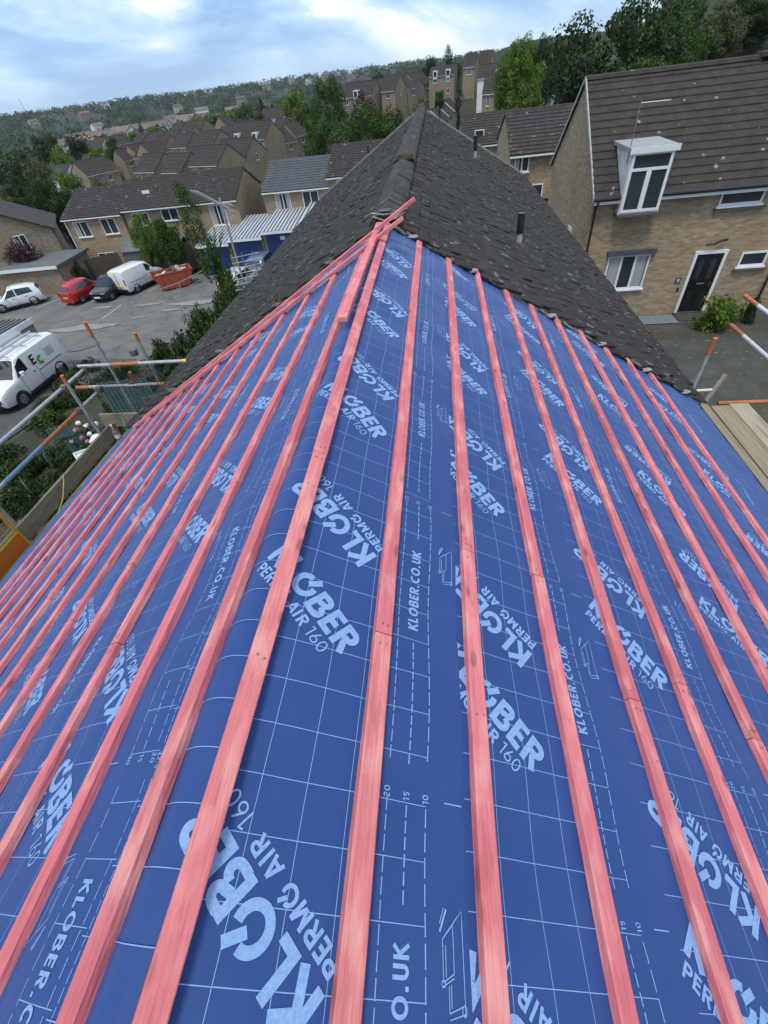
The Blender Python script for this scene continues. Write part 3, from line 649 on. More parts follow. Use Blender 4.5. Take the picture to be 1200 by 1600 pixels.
drape('soil', [(-16.6, 2), (-5.5, 2), (-6, 12), (-9, 17), (-13, 19.5), (-15.2, 19), (-15.9, 15), (-16.4, 12)], .05, mat('dark_garden_soil', (.028, .030, .018, 1), (.045, .042, .026, 1), scale=2, rough=.95, bump=.6))
def px_line(p0, p1, z, w, name='bay_line', lift=.055):
    a = at_z(*p0, z); b = at_z(*p1, z); d = (b-a); d.z = 0; d.normalize(); n = Vector((-d.y, d.x, 0))*w/2
    return drape(name, [((a+n).x, (a+n).y), ((a-n).x, (a-n).y), ((b-n).x, (b-n).y), ((b+n).x, (b+n).y)], lift, LINEW)
for a, b in [((103, 463), (58, 483)), ((70, 459), (25, 477)), ((157, 465), (143, 473)), ((202, 458), (186, 466)), ((245, 451), (230, 460)), ((120, 470), (100, 478)), ((191, 478), (160, 502)), ((290, 447), (276, 454))]: px_line(a, b, -10.6, .1)
def blotch(cx, cy, rx, ry, seed, m, name='worn_patch', lift=.06):
    pts = []
    for i in range(26):
        a = 2*math.pi*i/26; k = 1+.45*nz(math.cos(a)*1.7+seed, math.sin(a)*1.7, seed); pts.append((cx+rx*k*math.cos(a), cy+ry*k*math.sin(a)))
    drape(name, pts, lift, m, .6)
for i, (q, z, rx, ry) in enumerate([((125, 505), -10.1, 2.4, .55), ((160, 502), -10.1, 1.2, .35), ((300, 470), -10.3, 1.6, .5), ((160, 480), -10.5, 1.0, .2), ((215, 492), -10.2, .6, .15), ((230, 474), -10.4, 1.1, .2), ((265, 480), -10.2, .8, .3), ((120, 540), -9.8, 1.5, .9)]):
    p = at_z(*q, z); blotch(p.x, p.y, rx, ry, i*2.3, PALE if i != 7 else ASPH)
# ------------------------------------------------------------------ houses
def tile_roof(w, d, rise, ov, n, gab=.06, th=.035):
    """stepped courses front and back, in the house's own frame (eaves height z=0)"""
    m = MB(); sl = rise/(d/2)
    for sgn in (0, 1):
        pr = []
        y0 = -ov; z0 = -ov*sl
        for k in range(n):
            a = k/n; b = (k+1)/n
            ya, za = y0+(d/2-y0)*a, z0+(rise-z0)*a; yb, zb = y0+(d/2-y0)*b, z0+(rise-z0)*b
            pr += [(ya, za+.04+th), (yb, zb+.04)]
        pr += [(d/2, rise-.03), (y0+.02, z0-.05)]
        if sgn: pr = [(d-y, z) for y, z in pr]
        m.prism(pr, -gab, w+gab)
    m.prism([(d/2-.14, rise+.0), (d/2-.08, rise+.09), (d/2, rise+.12), (d/2+.08, rise+.09), (d/2+.14, rise+.0)], -gab-.01, w+gab+.01)
    return m
def win(house, x, z, w, h, y=0, nmull=1, ncurt=0, transom=False, face='y', sill=True, H=0, name='window'):
    """framed window on the front wall (face y) or the left/right gable (face x at y)"""
    f = MB(); t = .06 if w > .5 else .045; pj = .035
    def B(a, b, m):     # a,b in (u, depth, z)
        if face == 'y': m.box((a[0], y-b[1], a[2]), (b[0], y-a[1], b[2]))
        elif face == 'x+': m.box((y+a[1], a[0], a[2]), (y+b[1], b[0], b[2]))
        else: m.box((y-b[1], a[0], a[2]), (y-a[1], b[0], b[2]))
    B((x, .0, z), (x+t, pj, z+h), f); B((x+w-t, 0, z), (x+w, pj, z+h), f); B((x+t, 0, z), (x+w-t, pj, z+t), f); B((x+t, 0, z+h-t), (x+w-t, pj, z+h), f)
    for k in range(1, nmull+1): c = x+w*k/(nmull+1); B((c-t*.6, .001, z+t), (c+t*.6, pj-.004, z+h-t), f)
    if transom: B((x+t, .002, z+h*.68), (x+w-t, pj-.006, z+h*.68+t), f)
    fo = f.build(name, WHITE, house)
    gmb = MB(); B((x+t*.5, .004, z+t*.5), (x+w-t*.5, .012, z+h-t*.5), gmb); gmb.build('pane', GLASS, fo)
    if ncurt:
        if ncurt & 1: c = MB(); B((x+t*1.5, .010, z+t), (x+w*.32, .0135, z+h-t), c); c.build('curtain', CURT, fo)
        if ncurt & 2: c = MB(); B((x+w*.70, .010, z+t), (x+w-t*1.5, .0135, z+h-t), c); c.build('curtain', CURT, fo)
    if sill: s_ = MB(); B((x-.05, 0, z-.06), (x+w+.05, .09, z-.004), s_); s_.build('sill', WHITE, fo)
    return fo
def house(name, label, P, ang, w, d, rise, H, tile=TILE, brick=BRICK, courses=17, cat='house', group=None, roofname='roof', ov=.25, gab=.07):
    h = thing(name, label, cat, P, R(ang), group)
    wl = MB(); poly = [(0, -H), (0, 0), (d/2, rise-.02), (d, 0), (d, -H)]; wl.prism([(y, z) for y, z in poly], 0, w); wl.build('wall', brick, h)
    r = tile_roof(w, d, rise, ov, courses, gab); ro = r.build(roofname, tile, h)
    f = MB(); f.box((-gab, -ov-.02, -ov*rise/(d/2)-.10), (w+gab, -ov+.012, -ov*rise/(d/2)-.02)); f.build('fascia', WHITE, h)
    return h
# right-hand house facing the courtyard
hr = house('brick_house', 'large buff brick house facing the courtyard with black door and tall white dormer', 'house', (5.2, 18.0, -3.5), 0, 11.0, 7.4, 2.62, 6.5, courses=16, ov=.22) if 0 else house('brick_house', 'large buff brick house facing the courtyard with black door and tall white dormer', (5.2, 18.0, -3.5), 0, 11.0, 7.4, 2.62, 5.5, courses=16, ov=.22)
win(hr, .88, -3.02, 1.42, 1.15, nmull=2, ncurt=3); win(hr, 3.92, -.62, 1.30, .46, nmull=0, ncurt=0); win(hr, 5.32, -2.52, .85, .46, nmull=0)
MB().box((.80, -.14, -1.86), (2.42, -.0, -1.72)).build('lead_canopy', mat('slate_lead', (.07, .08, .10, 1), rough=.6), hr)
dr = MB().box((3.86, -.04, -4.0), (4.72, -.003, -2.03)).build('door', mat('black_gloss_door', (.010, .011, .012, 1), (.015, .016, .017, 1), rough=.2), hr)
m = MB(); m.box((3.76, -.07, -4.04), (3.855, 0, -1.93)); m.box((4.725, -.07, -4.04), (4.82, 0, -1.93)); m.box((3.855, -.07, -2.025), (4.725, 0, -1.93)); m.box((3.76, -.12, -4.06), (4.82, 0, -4.0)); m.build('door_frame', WHITE, hr)
m = MB(); [m.box((a, -.052, b), (a+.22, -.036, b+c)) for a, b, c in ((3.98, -3.9, .62), (4.38, -3.9, .62))]; m.build('door_panel', BLACKP, dr)
m = MB(); [m.add([(a, -.045, -2.85), (a+.16, -.045, -2.85), (a+.16, -.045, -2.25), (a+.08, -.045, -2.15), (a, -.045, -2.25)], [(0, 1, 2, 3, 4)]) for a in (4.0, 4.40)]; m.build('door_glass', GLASS, dr)
MB().box((4.18, -.06, -3.02), (4.42, -.042, -2.98)).build('letter_plate', GREYM, dr); MB().tube([(4.63, -.06, -3.1), (4.63, -.06, -2.95)], .012, 6).build('handle', GREYM, dr)
MB().tube([(3.98, -.10, -1.72), (4.2, -.16, -1.70), (4.42, -.12, -1.62), (4.62, -.1, -1.60)], .035, 6).build('porch_lamp', BLACKP, hr)
npl = MB().box((3.42, -.02, -2.95), (3.62, -.001, -2.75)).build('number_plate', mat('slate_grey', (.10, .11, .12, 1)), hr)
m = MB(); m.box((3.50, -.026, -2.90), (3.54, -.021, -2.80)); m.build('door_number', WHITE, npl)
MB().box((3.58, -.03, -3.22), (3.64, -.001, -3.12)).build('doorbell', BLACKP, hr)
m = MB(); m.tube([(.06, -.10, -.30), (.06, -.10, -4.1)], .038, 8); m.tube([(0.06, -.30, -.16), (.06, -.10, -.34)], .038, 8); m.tube([(-.1, -.28, -.10), (.72, -.28, -.10)], .05, 8); m.build('gutter', BLACKP, hr); MB().tube([(2.0, -.28, -.10), (11.1, -.28, -.10)], .05, 8).build('gutter', BLACKP, hr)
MB().tube([(6.5, -.1, -.2), (6.5, -.1, -4.1)], .038, 8).build('downpipe', BLACKP, hr)
for (a, c) in ((.88, -3.10), (3.92, -.70), (5.32, -2.60)): MB().box((a-.08, -.10, c-.05), (a+(1.6 if a < 1 else 1.46 if a < 4 else 1.0), -.0, c-.002)).build('brick_sill', mat('brown_sill', (.13, .085, .06, 1), rough=.8), hr) if a > 1 else None
# dormer, tall and white, breaking the eaves
dm = MB(); x0, x1, zb, zt, yf, yb = .74, 1.98, -.56, 1.06, -.30, 1.62
dm.add([(x0, yf, zb), (x1, yf, zb), (x1, yf, zt), (x0, yf, zt), (x0, yb, zt-.02), (x1, yb, zt-.02), (x0, .0, zb), (x1, .0, zb)], [(0, 1, 2, 3), (0, 3, 4, 6), (1, 7, 5, 2), (3, 2, 5, 4)])
do = dm.build('dormer', RENDERW, hr)
m = MB(); m.prism([(yf-.08, zt), (yf-.08, zt+.09), (yb+.0, zt+.10), (yb+.0, zt)], x0-.07, x1+.07); m.build('dormer_roof', mat('dormer_roof_sheet', (.26, .27, .28, 1), (.34, .34, .34, 1), rough=.6), do); MB().box((x0-.085, yf-.10, zt-.05), (x1+.085, yf-.081, zt+.11)).build('dormer_fascia', WHITE, do)
m = MB(); t = .075; a, b, c, d_ = x0+.03, x1-.03, zb+.05, zt-.02
for q in [((a, c), (a+t, d_)), ((b-t, c), (b, d_)), ((a+t, c), (b-t, c+t)), ((a+t, d_-t), (b-t, d_)), ((a+t, c+1.08), (b-t, c+1.08+t))]: m.box((q[0][0], yf-.05, q[0][1]), (q[1][0], yf, q[1][1]))
m.box(((a+b)/2-.07, yf-.046, c+t), ((a+b)/2+.07, yf, c+1.08)); wf = m.build('window_frame', WHITE, do)
MB().box((a+.02, yf-.02, c+.02), (b-.02, yf-.006, d_-.02)).build('pane', GLASS, wf)
MB().box((x0-.04, yf-.12, zb-.07), (x1+.04, .0, zb-.002)).build('sill', mat('dark_sill', (.09, .085, .08, 1)), do)
m = MB(); [m.tube([(11.2-.0, 0, 0), (11.2, 0, .01)], .01, 4) for _ in ()]; 
m = MB(); m.bar((-.075, -.24, -.19), (-.075, 3.7, 2.68), .04, .10); m.bar((-.075, 7.64, -.19), (-.075, 3.7, 2.68), .04, .10); m.build('verge_strip', mat('pale_verge', (.42, .40, .37, 1), (.3, .29, .27, 1), rough=.8), hr)
MB().tube([(8.0, 1.85, 1.2), (8.0, 1.85, 1.75)], .055, 10).build('flue_pipe', MATS['galvanised_steel'], hr)
MB().box((5.35, 3.45, 2.68), (5.95, 3.95, 2.80)).build('ridge_cap', MOSS, hr)
MB().box((-.03, 2.2, -1.75), (-.001, 2.75, -1.45)).build('air_vent', WHITE, hr)
# aerial on the dormer
an = thing('television_aerial', 'small white aerial on a thin pole beside the white dormer', 'aerial', (5.2+.72, 17.95, -2.75))
MB().tube([(0, 0, 0), (0, 0, 1.45)], .013, 6).build('pole', GREYM, an); m = MB(); m.tube([(0, 0, 1.40), (.78, -.1, 1.40)], .010, 6)
for i in range(9): m.tube([(.1+.08*i, -.14, 1.40), (.1+.08*i, .12, 1.40)], .004, 4)
m.build('boom', mat('white_aluminium', (.6, .62, .64, 1), rough=.4, metal=.4), an)
# house beyond, left of the big one
pb = Vector((4.05, 31.0, -3.80))
hb = house('brick_house', 'brick house set back left of the large buff house, one white window', pb, 0, 6.3, 7.4, 1.42, 6.0, courses=12)
q0 = at_y(803, 270, 31)-pb; q1 = at_y(828, 243, 31)-pb; win(hb, q0.x, q0.z, q1.x-q0.x, q1.z-q0.z, nmull=1, ncurt=1); q0 = at_y(826, 313, 31)-pb; win(hb, q0.x, q0.z, .7, .75, nmull=0)
m = MB(); m.box((1.9, -.12, -2.25), (2.5, -.0, -2.18)); m.build('iron_bracket', BLACKP, hb)
pc = at_y(722, 228, 46)
hc = house('brick_house', 'low dark-roofed house with small window behind the old ridge', pc, 0, 4.6, 8, 1.5, 6.5, courses=12)
q0 = at_y(742, 232, 46)-pc; win(hc, q0.x, .30, .75, .5, y=-.0+.9, nmull=0, sill=False, name='roof_window')
# left-hand terrace of two-storey houses
def hx(A, B, Y): a = at_y(*A, Y); b = at_y(*B, Y); return a, b
h1 = house('terraced_house', 'end house of the near terrace with smoother brown roof and white downpipe', (-32.1, 42, -6.35), 0, 5.45, 7, 1.38, 5.6, courses=13, group='near terrace beyond the car park')
for x, z in ((.75, -1.5), (3.35, -1.45)): win(h1, x, z, 1.35, 1.15, nmull=1, ncurt=1 if x < 2 else 0)
win(h1, 1.7, -4.3, 1.5, 1.5, nmull=1)
MB().tube([(.12, -.08, -.1), (.12, -.08, -5.2)], .05, 6).build('downpipe', WHITE, h1)
h2 = house('terraced_house', 'second house of the near terrace with lichen-spotted roof and cream soffit', (-26.55, 42.25, -6.18), 0, 5.2, 7, 1.50, 5.8, courses=14, group='near terrace beyond the car park')
win(h2, .7, -1.3, 1.5, .95, nmull=1); win(h2, 3.4, -1.1, 1.5, .85, nmull=1); win(h2, .6, -4.4, 1.2, 1.0)
h3 = house('terraced_house', 'right-hand end house of the near terrace with a plain tan gable', (-21.25, 42.25, -6.18), 0, 4.9, 7, 1.50, 5.8, courses=14, group='near terrace beyond the car park')
win(h3, 2.4, -1.75, 1.4, 1.45, nmull=1, ncurt=3); win(h3, .7, -4.2, 1.2, 1.0)
m = MB(); m.box((1.6, 1.45, .70), (2.25, 1.52, .92)); m.build('roof_light', WHITE, h2)
h4 = house('brick_house', 'house with pale grey tiled roof behind the blue-doored garages', (-14.25, 43.2, -6.05), -2, 5.7, 7, 1.45, 5.8, tile=TILEG, courses=12)
win(h4, .95, -1.55, 1.25, 1.3, nmull=1, ncurt=3); win(h4, 3.3, -1.55, 1.35, 1.3, nmull=1)
h5 = house('brick_house', 'house with dark brown roof beside the pale grey roof, partly behind the ridge', (-8.45, 42.0, -5.35), -2, 6.2, 7, 1.45, 5.8, courses=14)
win(h5, .7, -1.6, 1.2, 1.3, nmull=1); win(h5, 3.5, -1.6, 1.2, 1.3)
MB().tube([(3.1, 1.9, .8), (3.1, 1.9, 1.35)], .06, 8).build('flue_pipe', BLACKP, h5)
# brick house at the left edge: gable towards us
hl = thing('brick_house', 'brick house at the left edge showing its gable and one narrow window', 'house'); _p = at_z(80, 357, -6.9); _a = R(34)
hl.rotation_euler = (0, 0, _a); hl.location = _p-Vector((math.cos(_a), math.sin(_a), 0))*8+Vector((0, 0, .55))
MB().add([(-1, 0, -4.6), (8, 0, -4.6), (8, 0, -.55), (3.2, 0, 1.75), (-1, 0, -.3), (-1, 8, -4.6), (8, 8, -4.6), (8, 8, -.55), (3.2, 8, 1.75), (-1, 8, -.3)], [(0, 1, 2, 3, 4), (9, 8, 7, 6, 5), (0, 4, 9, 5), (1, 6, 7, 2), (2, 7, 8, 3), (3, 8, 9, 4), (0, 5, 6, 1)]).build('wall', BRICKF, hl)
m = MB(); m.bar((3.2, 4, 1.86), (8.35, 4, -.62), 8.4, .12, up=Vector((.43, 0, .9))); m.bar((3.2, 4, 1.86), (-1.4, 4, -.4), 8.4, .12, up=Vector((-.43, 0, .9))); m.build('roof', TILE, hl)
win(hl, 4.9, -1.9, .95, 1.35, nmull=1, ncurt=1)
# distant houses
for (P, w, ang, dp, rise, H, n, lab, opt, flip) in FARH:
    if flip: P = P-Vector((math.cos(R(ang)), math.sin(R(ang)), 0))*w
    br = RENDERW if 'W' in opt else mat('pale_blue_wall', (.16, .36, .48, 1), rough=.8) if 'b' in opt else BRICKF
    h = house('distant_house', lab, P, ang, w, dp, rise, H+2.5, tile=TILEF, brick=br, courses=6, group='brick houses of the far estate', ov=.2)
    nw = max(1, int(w/3.0)) if 'n' not in opt else 0
    if 'v' in opt:
        win(h, w*.35, -1.8, w*.3, 1.5, nmull=1); win(h, w*.35, -4.4, w*.3, 1.4, nmull=1); nw = 0
    for k in range(nw):
        cx = w*(k+.5)/nw
        win(h, cx-.55 if w > 3 else w*.3, -1.55, 1.15 if w > 3 else w*.4, 1.15, nmull=1, ncurt=(k*7) % 4)
        if '2' in opt or k % 2: win(h, cx-.5 if w > 3 else w*.3, -4.1, 1.1 if w > 3 else w*.4, 1.1)
    if 'g' in opt:
        win(h, dp*.45, -1.2, .6, 1.15, y=(0 if ang > 0 else w), face='x-' if ang > 0 else 'x+', nmull=0)
    if 's' in opt: pass
    if 'w' in opt: MB().box((-.35, -.3, -H-1), (-.01, dp+.2, .2)).build('white_end_wall', RENDERW, h)
    if 'd' in opt:
        for k in range(n):
            cx = w*(k+.5)/n
            dd = MB(); dd.box((cx-.65, -.12, -.7), (cx+.65, 1.6, 1.15)); do = dd.build('dormer', WHITE, h)
            MB().box((cx-.45, -.14, -.3), (cx+.45, -.121, .9)).build('pane', GLASS, do)
NB = len(FAR)
for k_, (x, y, a_, w_) in enumerate(EXTRA):
    z = g(x, y)+5.0+.3*math.sin(k_*2.1)
    h = house('distant_house', 'small tan brick house with plain brown roof among the packed rows of the far estate' if k_ % 4 else 'small tan brick house with a white bay among the packed rows of the far estate', (x, y, z), a_, w_, 7, 2.3, 8.5, tile=TILEF, brick=BRICKF if k_ % 7 else RENDERW, courses=5, group='packed rows of the far estate' if k_ % 4 else 'white-bayed houses of the far estate', ov=.2)
    if k_ % 7 == 0: h['label'] = 'small white-walled house among the packed rows of the far estate'; h['group'] = 'white houses of the far estate'
    win(h, w_*.12, -1.6, 1.1, 1.1, nmull=1); win(h, w_*.6, -1.6, 1.1, 1.1, nmull=1)
    if k_ % 4 == 0 and k_ % 7: MB().box((w_*.35, -.5, -4.9), (w_*.75, -.001, -2.9)).build('white_bay', RENDERW, h)
# white-fronted stepped terrace descending behind the ridge
for i, P in enumerate(WT):
    h = house('white_terrace_house', ['white-fronted terrace house lowest of the stepped row, behind the ridge tip', 'white-fronted terrace house second up the stepped row', 'white-fronted terrace house third up the stepped row', 'white-fronted terrace house fourth up the stepped row', 'white-fronted terrace house at the top of the stepped row'][i], P, WANG, WW-.05, 7.5, 2.6, 7.5, tile=TILEF, brick=RENDERW, courses=6, group='stepped white-fronted terrace')
    for k in range(2): win(h, WW*(.15+.45*k), -1.6, WW*.22, 1.1, nmull=0)
# garages with ribbed roofs and blue doors
RIB = mat('ribbed_steel_sheet', (.42, .45, .48, 1), (.55, .58, .60, 1), scale=1.5, rough=.45, metal=.2)
BLUED = mat('blue_garage_door', (.012, .040, .15, 1), (.018, .05, .18, 1), scale=.8, rough=.45)
for i, (gx, gz, w) in enumerate([(-19.1, -8.35, 2.75), (-16.3, -8.12, 2.75), (-13.5, -7.80, 3.0), (-10.45, -7.5, 2.7)]):
    gy = 38.4
    ga = thing('garage', ['leftmost of the row of garages, lowest ribbed roof', 'second garage from the left with blue door and ribbed roof', 'third garage from the left with a notice on its blue door', 'right-hand garage of the row, highest ribbed roof against the big roof'][i], 'garage', (gx, gy, gz), 0, 'blue-doored garages')
    MB().box((.0, .06, -3.2), (w-.02, 5, -.12)).build('wall', BRICK, ga)
    m = MB(); m.prism([(-.32, -.10), (5.2, .38), (5.2, .42), (-.32, -.06)], 0, w); ro = m.build('roof_sheet', mat('dark_steel_sheet', (.085, .095, .105, 1), (.12, .13, .14, 1), rough=.5), ga)
    m = MB(); n = int(w/.30)
    for k in range(n): x = w*(k+.2)/n; m.prism([(-.33, -.061), (5.2, .419), (5.2, .47), (-.33, -.01)], x, x+w/n*.5)
    m.build('roof_ribs', RIB, ro)
    MB().box((-.03, -.36, -.24), (w+.0, -.32, -.07)).build('fascia', WHITE, ga)
    d = MB(); d.box((.18, .0, -2.6), (w-.2, .055, -.34)); dd = d.build('door', BLUED, ga)
    m = MB(); [m.box((.2, -.012, -2.5+.28*k), (w-.22, -.001, -2.5+.28*k+.02)) for k in range(8)]; m.build('door_ribs', BLUED, dd)
    if i == 2: MB().box((w*.45, -.02, -.75), (w*.45+.4, -.013, -.5)).build('notice', WHITE, dd)
# flat-roofed garages on the left
FELT = mat('grey_roof_felt', (.085, .10, .105, 1), (.12, .135, .135, 1), scale=1.2, rough=.85)
p = at_z(103, 413, -8.6)
gl = thing('flat_roofed_garage', 'brick garage with flat grey felt roof behind the white hatchback', 'garage', (-41, 36.2, -8.6), R(2))
MB().box((0, 0, -3), (10.4, 4.6, -.12)).build('wall', BRICKF, gl); MB().box((-.2, -.2, -.12), (10.6, 4.8, .06)).build('flat_roof', FELT, gl)
MB().box((-.2, -.23, -.16), (10.6, -.203, .07)).build('white_trim', WHITE, gl)
p = at_z(48, 497, -6.75); q = at_z(0, 525, -6.75); _d = (p-q); _a = math.atan2(_d.y, _d.x)
gn = thing('flat_roofed_garage', 'brick garage corner with ribbed grey roof at the left edge, behind the signed van', 'garage', p-Vector((math.cos(_a), math.sin(_a), 0))*6, _a)
MB().box((.05, .05, -3), (5.95, 2.6, -.14)).build('wall', BRICKF, gn)
m = MB(); m.box((0, 0, -.12), (6.0, 2.7, -.05)); [m.box((0, .3*k, -.05), (6.0, .3*k+.12, .0)) for k in range(9)]; m.build('ribbed_roof', FELT, gn)
MB().box((0, -.04, -.22), (6.03, -.002, .02)).build('white_trim', WHITE, gn)
#@@PART3
# ------------------------------------------------------------------ foliage
def leafmat(name, a, b, c):
    m = bpy.data.materials.new(name); m.use_nodes = True; t = m.node_tree; p = t.nodes['Principled BSDF']; p.inputs['Roughness'].default_value = .6; p.inputs['Specular IOR Level'].default_value = .25
    tc = N(t, 'ShaderNodeTexCoord'); n = N(t, 'ShaderNodeTexNoise', Scale=3.4, Detail=3.); L(t, tc.outputs['Object'], n.inputs['Vector'])
    ge = N(t, 'ShaderNodeNewGeometry'); ad = N(t, 'ShaderNodeMath', operation='MULTIPLY_ADD'); L(t, ge.outputs['Random Per Island'], ad.inputs[0]); ad.inputs[1].default_value = .30; L(t, n.outputs[0], ad.inputs[2])
    r = N(t, 'ShaderNodeValToRGB'); L(t, ad.outputs[0], r.inputs[0]); e = r.color_ramp.elements; e[0].position = .45; e[0].color = a; e[1].position = .88; e[1].color = c; q = e.new(.66); q.color = b
    L(t, r.outputs[0], p.inputs['Base Color'])
    tr = N(t, 'ShaderNodeBsdfTranslucent'); L(t, r.outputs[0], tr.inputs[0]); mx = N(t, 'ShaderNodeMixShader'); mx.inputs[0].default_value = .28
    o = t.nodes['Material Output']; L(t, p.outputs[0], mx.inputs[1]); L(t, tr.outputs[0], mx.inputs[2]); L(t, mx.outputs[0], o.inputs[0]); return m
LF = {'dark': leafmat('dark_leaves', (.012, .026, .008, 1), (.026, .050, .013, 1), (.060, .095, .022, 1)),
      'mid': leafmat('mid_green_leaves', (.022, .050, .010, 1), (.045, .090, .016, 1), (.095, .155, .030, 1)),
      'bright': leafmat('bright_leaves', (.050, .098, .014, 1), (.10, .17, .020, 1), (.19, .28, .042, 1)),
      'olive': leafmat('olive_leaves', (.050, .065, .026, 1), (.075, .095, .035, 1), (.12, .13, .055, 1)),
      'purple': leafmat('purple_leaves', (.035, .014, .020, 1), (.060, .022, .032, 1), (.10, .04, .05, 1)),
      'far': leafmat('far_leaves', (.018, .038, .012, 1), (.032, .060, .018, 1), (.066, .098, .030, 1))}
BARK = mat('bark', (.10, .075, .05, 1), (.06, .045, .03, 1), scale=6, stretch=(4, 4, .6), rough=.95, bump=.4)
def leaves(m, c, r, n, ls, rng):
    """n leaf quads through the outer part of one clump"""
    for _ in range(n):
        while 1:
            d = Vector((rng.uniform(-1, 1), rng.uniform(-1, 1), rng.uniform(-1, 1)))
            if .05 < d.length <= 1: break
        rad = rng.uniform(.55, 1.08)**.7; d.normalize(); p = Vector(c)+Vector((d.x*r[0], d.y*r[1], d.z*r[2]))*rad
        nn = (d+Vector((rng.gauss(0, .55), rng.gauss(0, .55), rng.gauss(.25, .55)))).normalized()
        a = nn.cross(Vector((rng.uniform(-1, 1), rng.uniform(-1, 1), rng.uniform(-1, 1)))).normalized(); b = nn.cross(a)
        s = ls*rng.uniform(.6, 1.3); k = len(m.v)
        m.v += [tuple(p-a*s), tuple(p-b*s*.55), tuple(p+a*s), tuple(p+b*s*.55)]; m.f.append((k, k+1, k+2, k+3))
CROWNS = {}
def crown_mesh(kind, seed, nl=None):
    key = (kind, seed)
    if key in CROWNS: return CROWNS[key]
    rng = random.Random(seed*13+7); m = MB()
    if kind == 'round':      # unit: radius 1, crown centre at origin
        for i in range(46):
            d = Vector((rng.gauss(0, 1), rng.gauss(0, 1), rng.gauss(0, 1))).normalized(); q = rng.uniform(.35, .86); s = rng.uniform(.20, .36)
            leaves(m, (d.x*q, d.y*q, d.z*q*.95), (s, s, s*.85), 140, .048, rng)
    elif kind == 'big':      # large near tree: many small leaves
        for i in range(120):
            d = Vector((rng.gauss(0, 1), rng.gauss(0, 1), rng.gauss(0, 1))).normalized(); q = rng.uniform(.45, .92); s = rng.uniform(.12, .25)
            leaves(m, (d.x*q, d.y*q, d.z*q*.95), (s, s, s*.85), 230, .026, rng)
    elif kind == 'tall':
        for i in range(54):
            z = rng.uniform(-1.35, 1.45); w = max(.1, 1-abs(z/1.6)**2.2)*.72; a = rng.uniform(0, 6.28); q = rng.uniform(.2, 1)*w; s = rng.uniform(.16, .30)
            leaves(m, (math.cos(a)*q, math.sin(a)*q, z), (s, s, s*1.25), 95, .04, rng)
    elif kind == 'shrub':
        for i in range(22):
            a = rng.uniform(0, 6.28); q = rng.uniform(0, .8); s = rng.uniform(.22, .40)
            leaves(m, (math.cos(a)*q, math.sin(a)*q, rng.uniform(.1, .62)*(1.1-q*.5)), (s, s, s*.8), 90, .062, rng)
    elif kind == 'near':     # bigger leaves, ragged shoots
        for i in range(34):
            z = rng.uniform(-1, 1.1); w = max(.15, 1-abs(z/1.25)**2)*.8; a = rng.uniform(0, 6.28); q = rng.uniform(.1, 1)*w; s = rng.uniform(.16, .30)
            leaves(m, (math.cos(a)*q, math.sin(a)*q, z), (s, s, s*1.2), 75, .058, rng)
        for i in range(14):
            a = rng.uniform(0, 6.28); z = rng.uniform(-.2, 1.25)
            for k in range(9): leaves(m, (math.cos(a)*(.5+.05*k), math.sin(a)*(.5+.05*k), z+.05*k), (.06, .06, .06), 4, .05, rng)
    me = bpy.data.meshes.new(kind+'_crown'); me.from_pydata(m.v, [], m.f); me.materials.append(LF['mid']); CROWNS[key] = me; return me
def plant_obj(name, me, m, parent=None, loc=(0, 0, 0), sc=(1, 1, 1), rz=0):
    o = bpy.data.objects.new(name, me); COL.objects.link(o); o.parent = parent; o.location = loc; o.scale = sc; o.rotation_euler = (0, 0, rz)
    o.material_slots[0].link = 'OBJECT'; o.material_slots[0].material = LF[m]; return o
def tree(px, top, wpx, Y, m, label, kind='round', seed=0, cat='tree', group=None, base=None, z0=None, name='tree', stretch=1.0):
    t = at_y(px, top, Y); x = t.x; gz = gh(x, Y) if z0 is None else z0
    if base is not None: gz = at_y(px, base, Y).z
    e_ = at_y(px+wpx/2, top+30, Y); w = (e_-at_y(px-wpx/2, top+30, Y)).length/2; w *= 1.0; H = max(1.2, t.z-gz)
    root = thing(name, label, cat, (x, Y, gz), 0, group); s = seed % 4
    if kind in ('shrub',):
        plant_obj('foliage', crown_mesh('shrub', s), m, root, (0, 0, 0), (w, w, H*.95), seed); return root
    hz_ = {'round': 1., 'big': 1., 'tall': 1.55, 'near': 1.25}[kind]; ch = min(H*.98/2/hz_, (w*1.45 if Y > 45 else w*2.2) if kind in ('round', 'big') else H)
    cz = H-ch*hz_*.96
    plant_obj('crown', crown_mesh(kind, s), m, root, (0, 0, cz), (w, w, ch), seed*1.7)
    tr = MB(); r = max(.05, H*.022); rng = random.Random(seed)
    tr.tube([(0, 0, -.4), (.03*H*.1, 0, H*.25), (0, .02*H*.1, cz)], r, 7, r1=r*.6)
    for k in range(6):
        a = rng.uniform(0, 6.28); z = cz*rng.uniform(.45, .95); tr.tube([(0, 0, z), (math.cos(a)*w*.35, math.sin(a)*w*.35, z+ch*.3), (math.cos(a)*w*.62, math.sin(a)*w*.62, z+ch*.55)], r*.4, 5, r1=r*.12)
    tr.build('trunk', BARK, root); return root
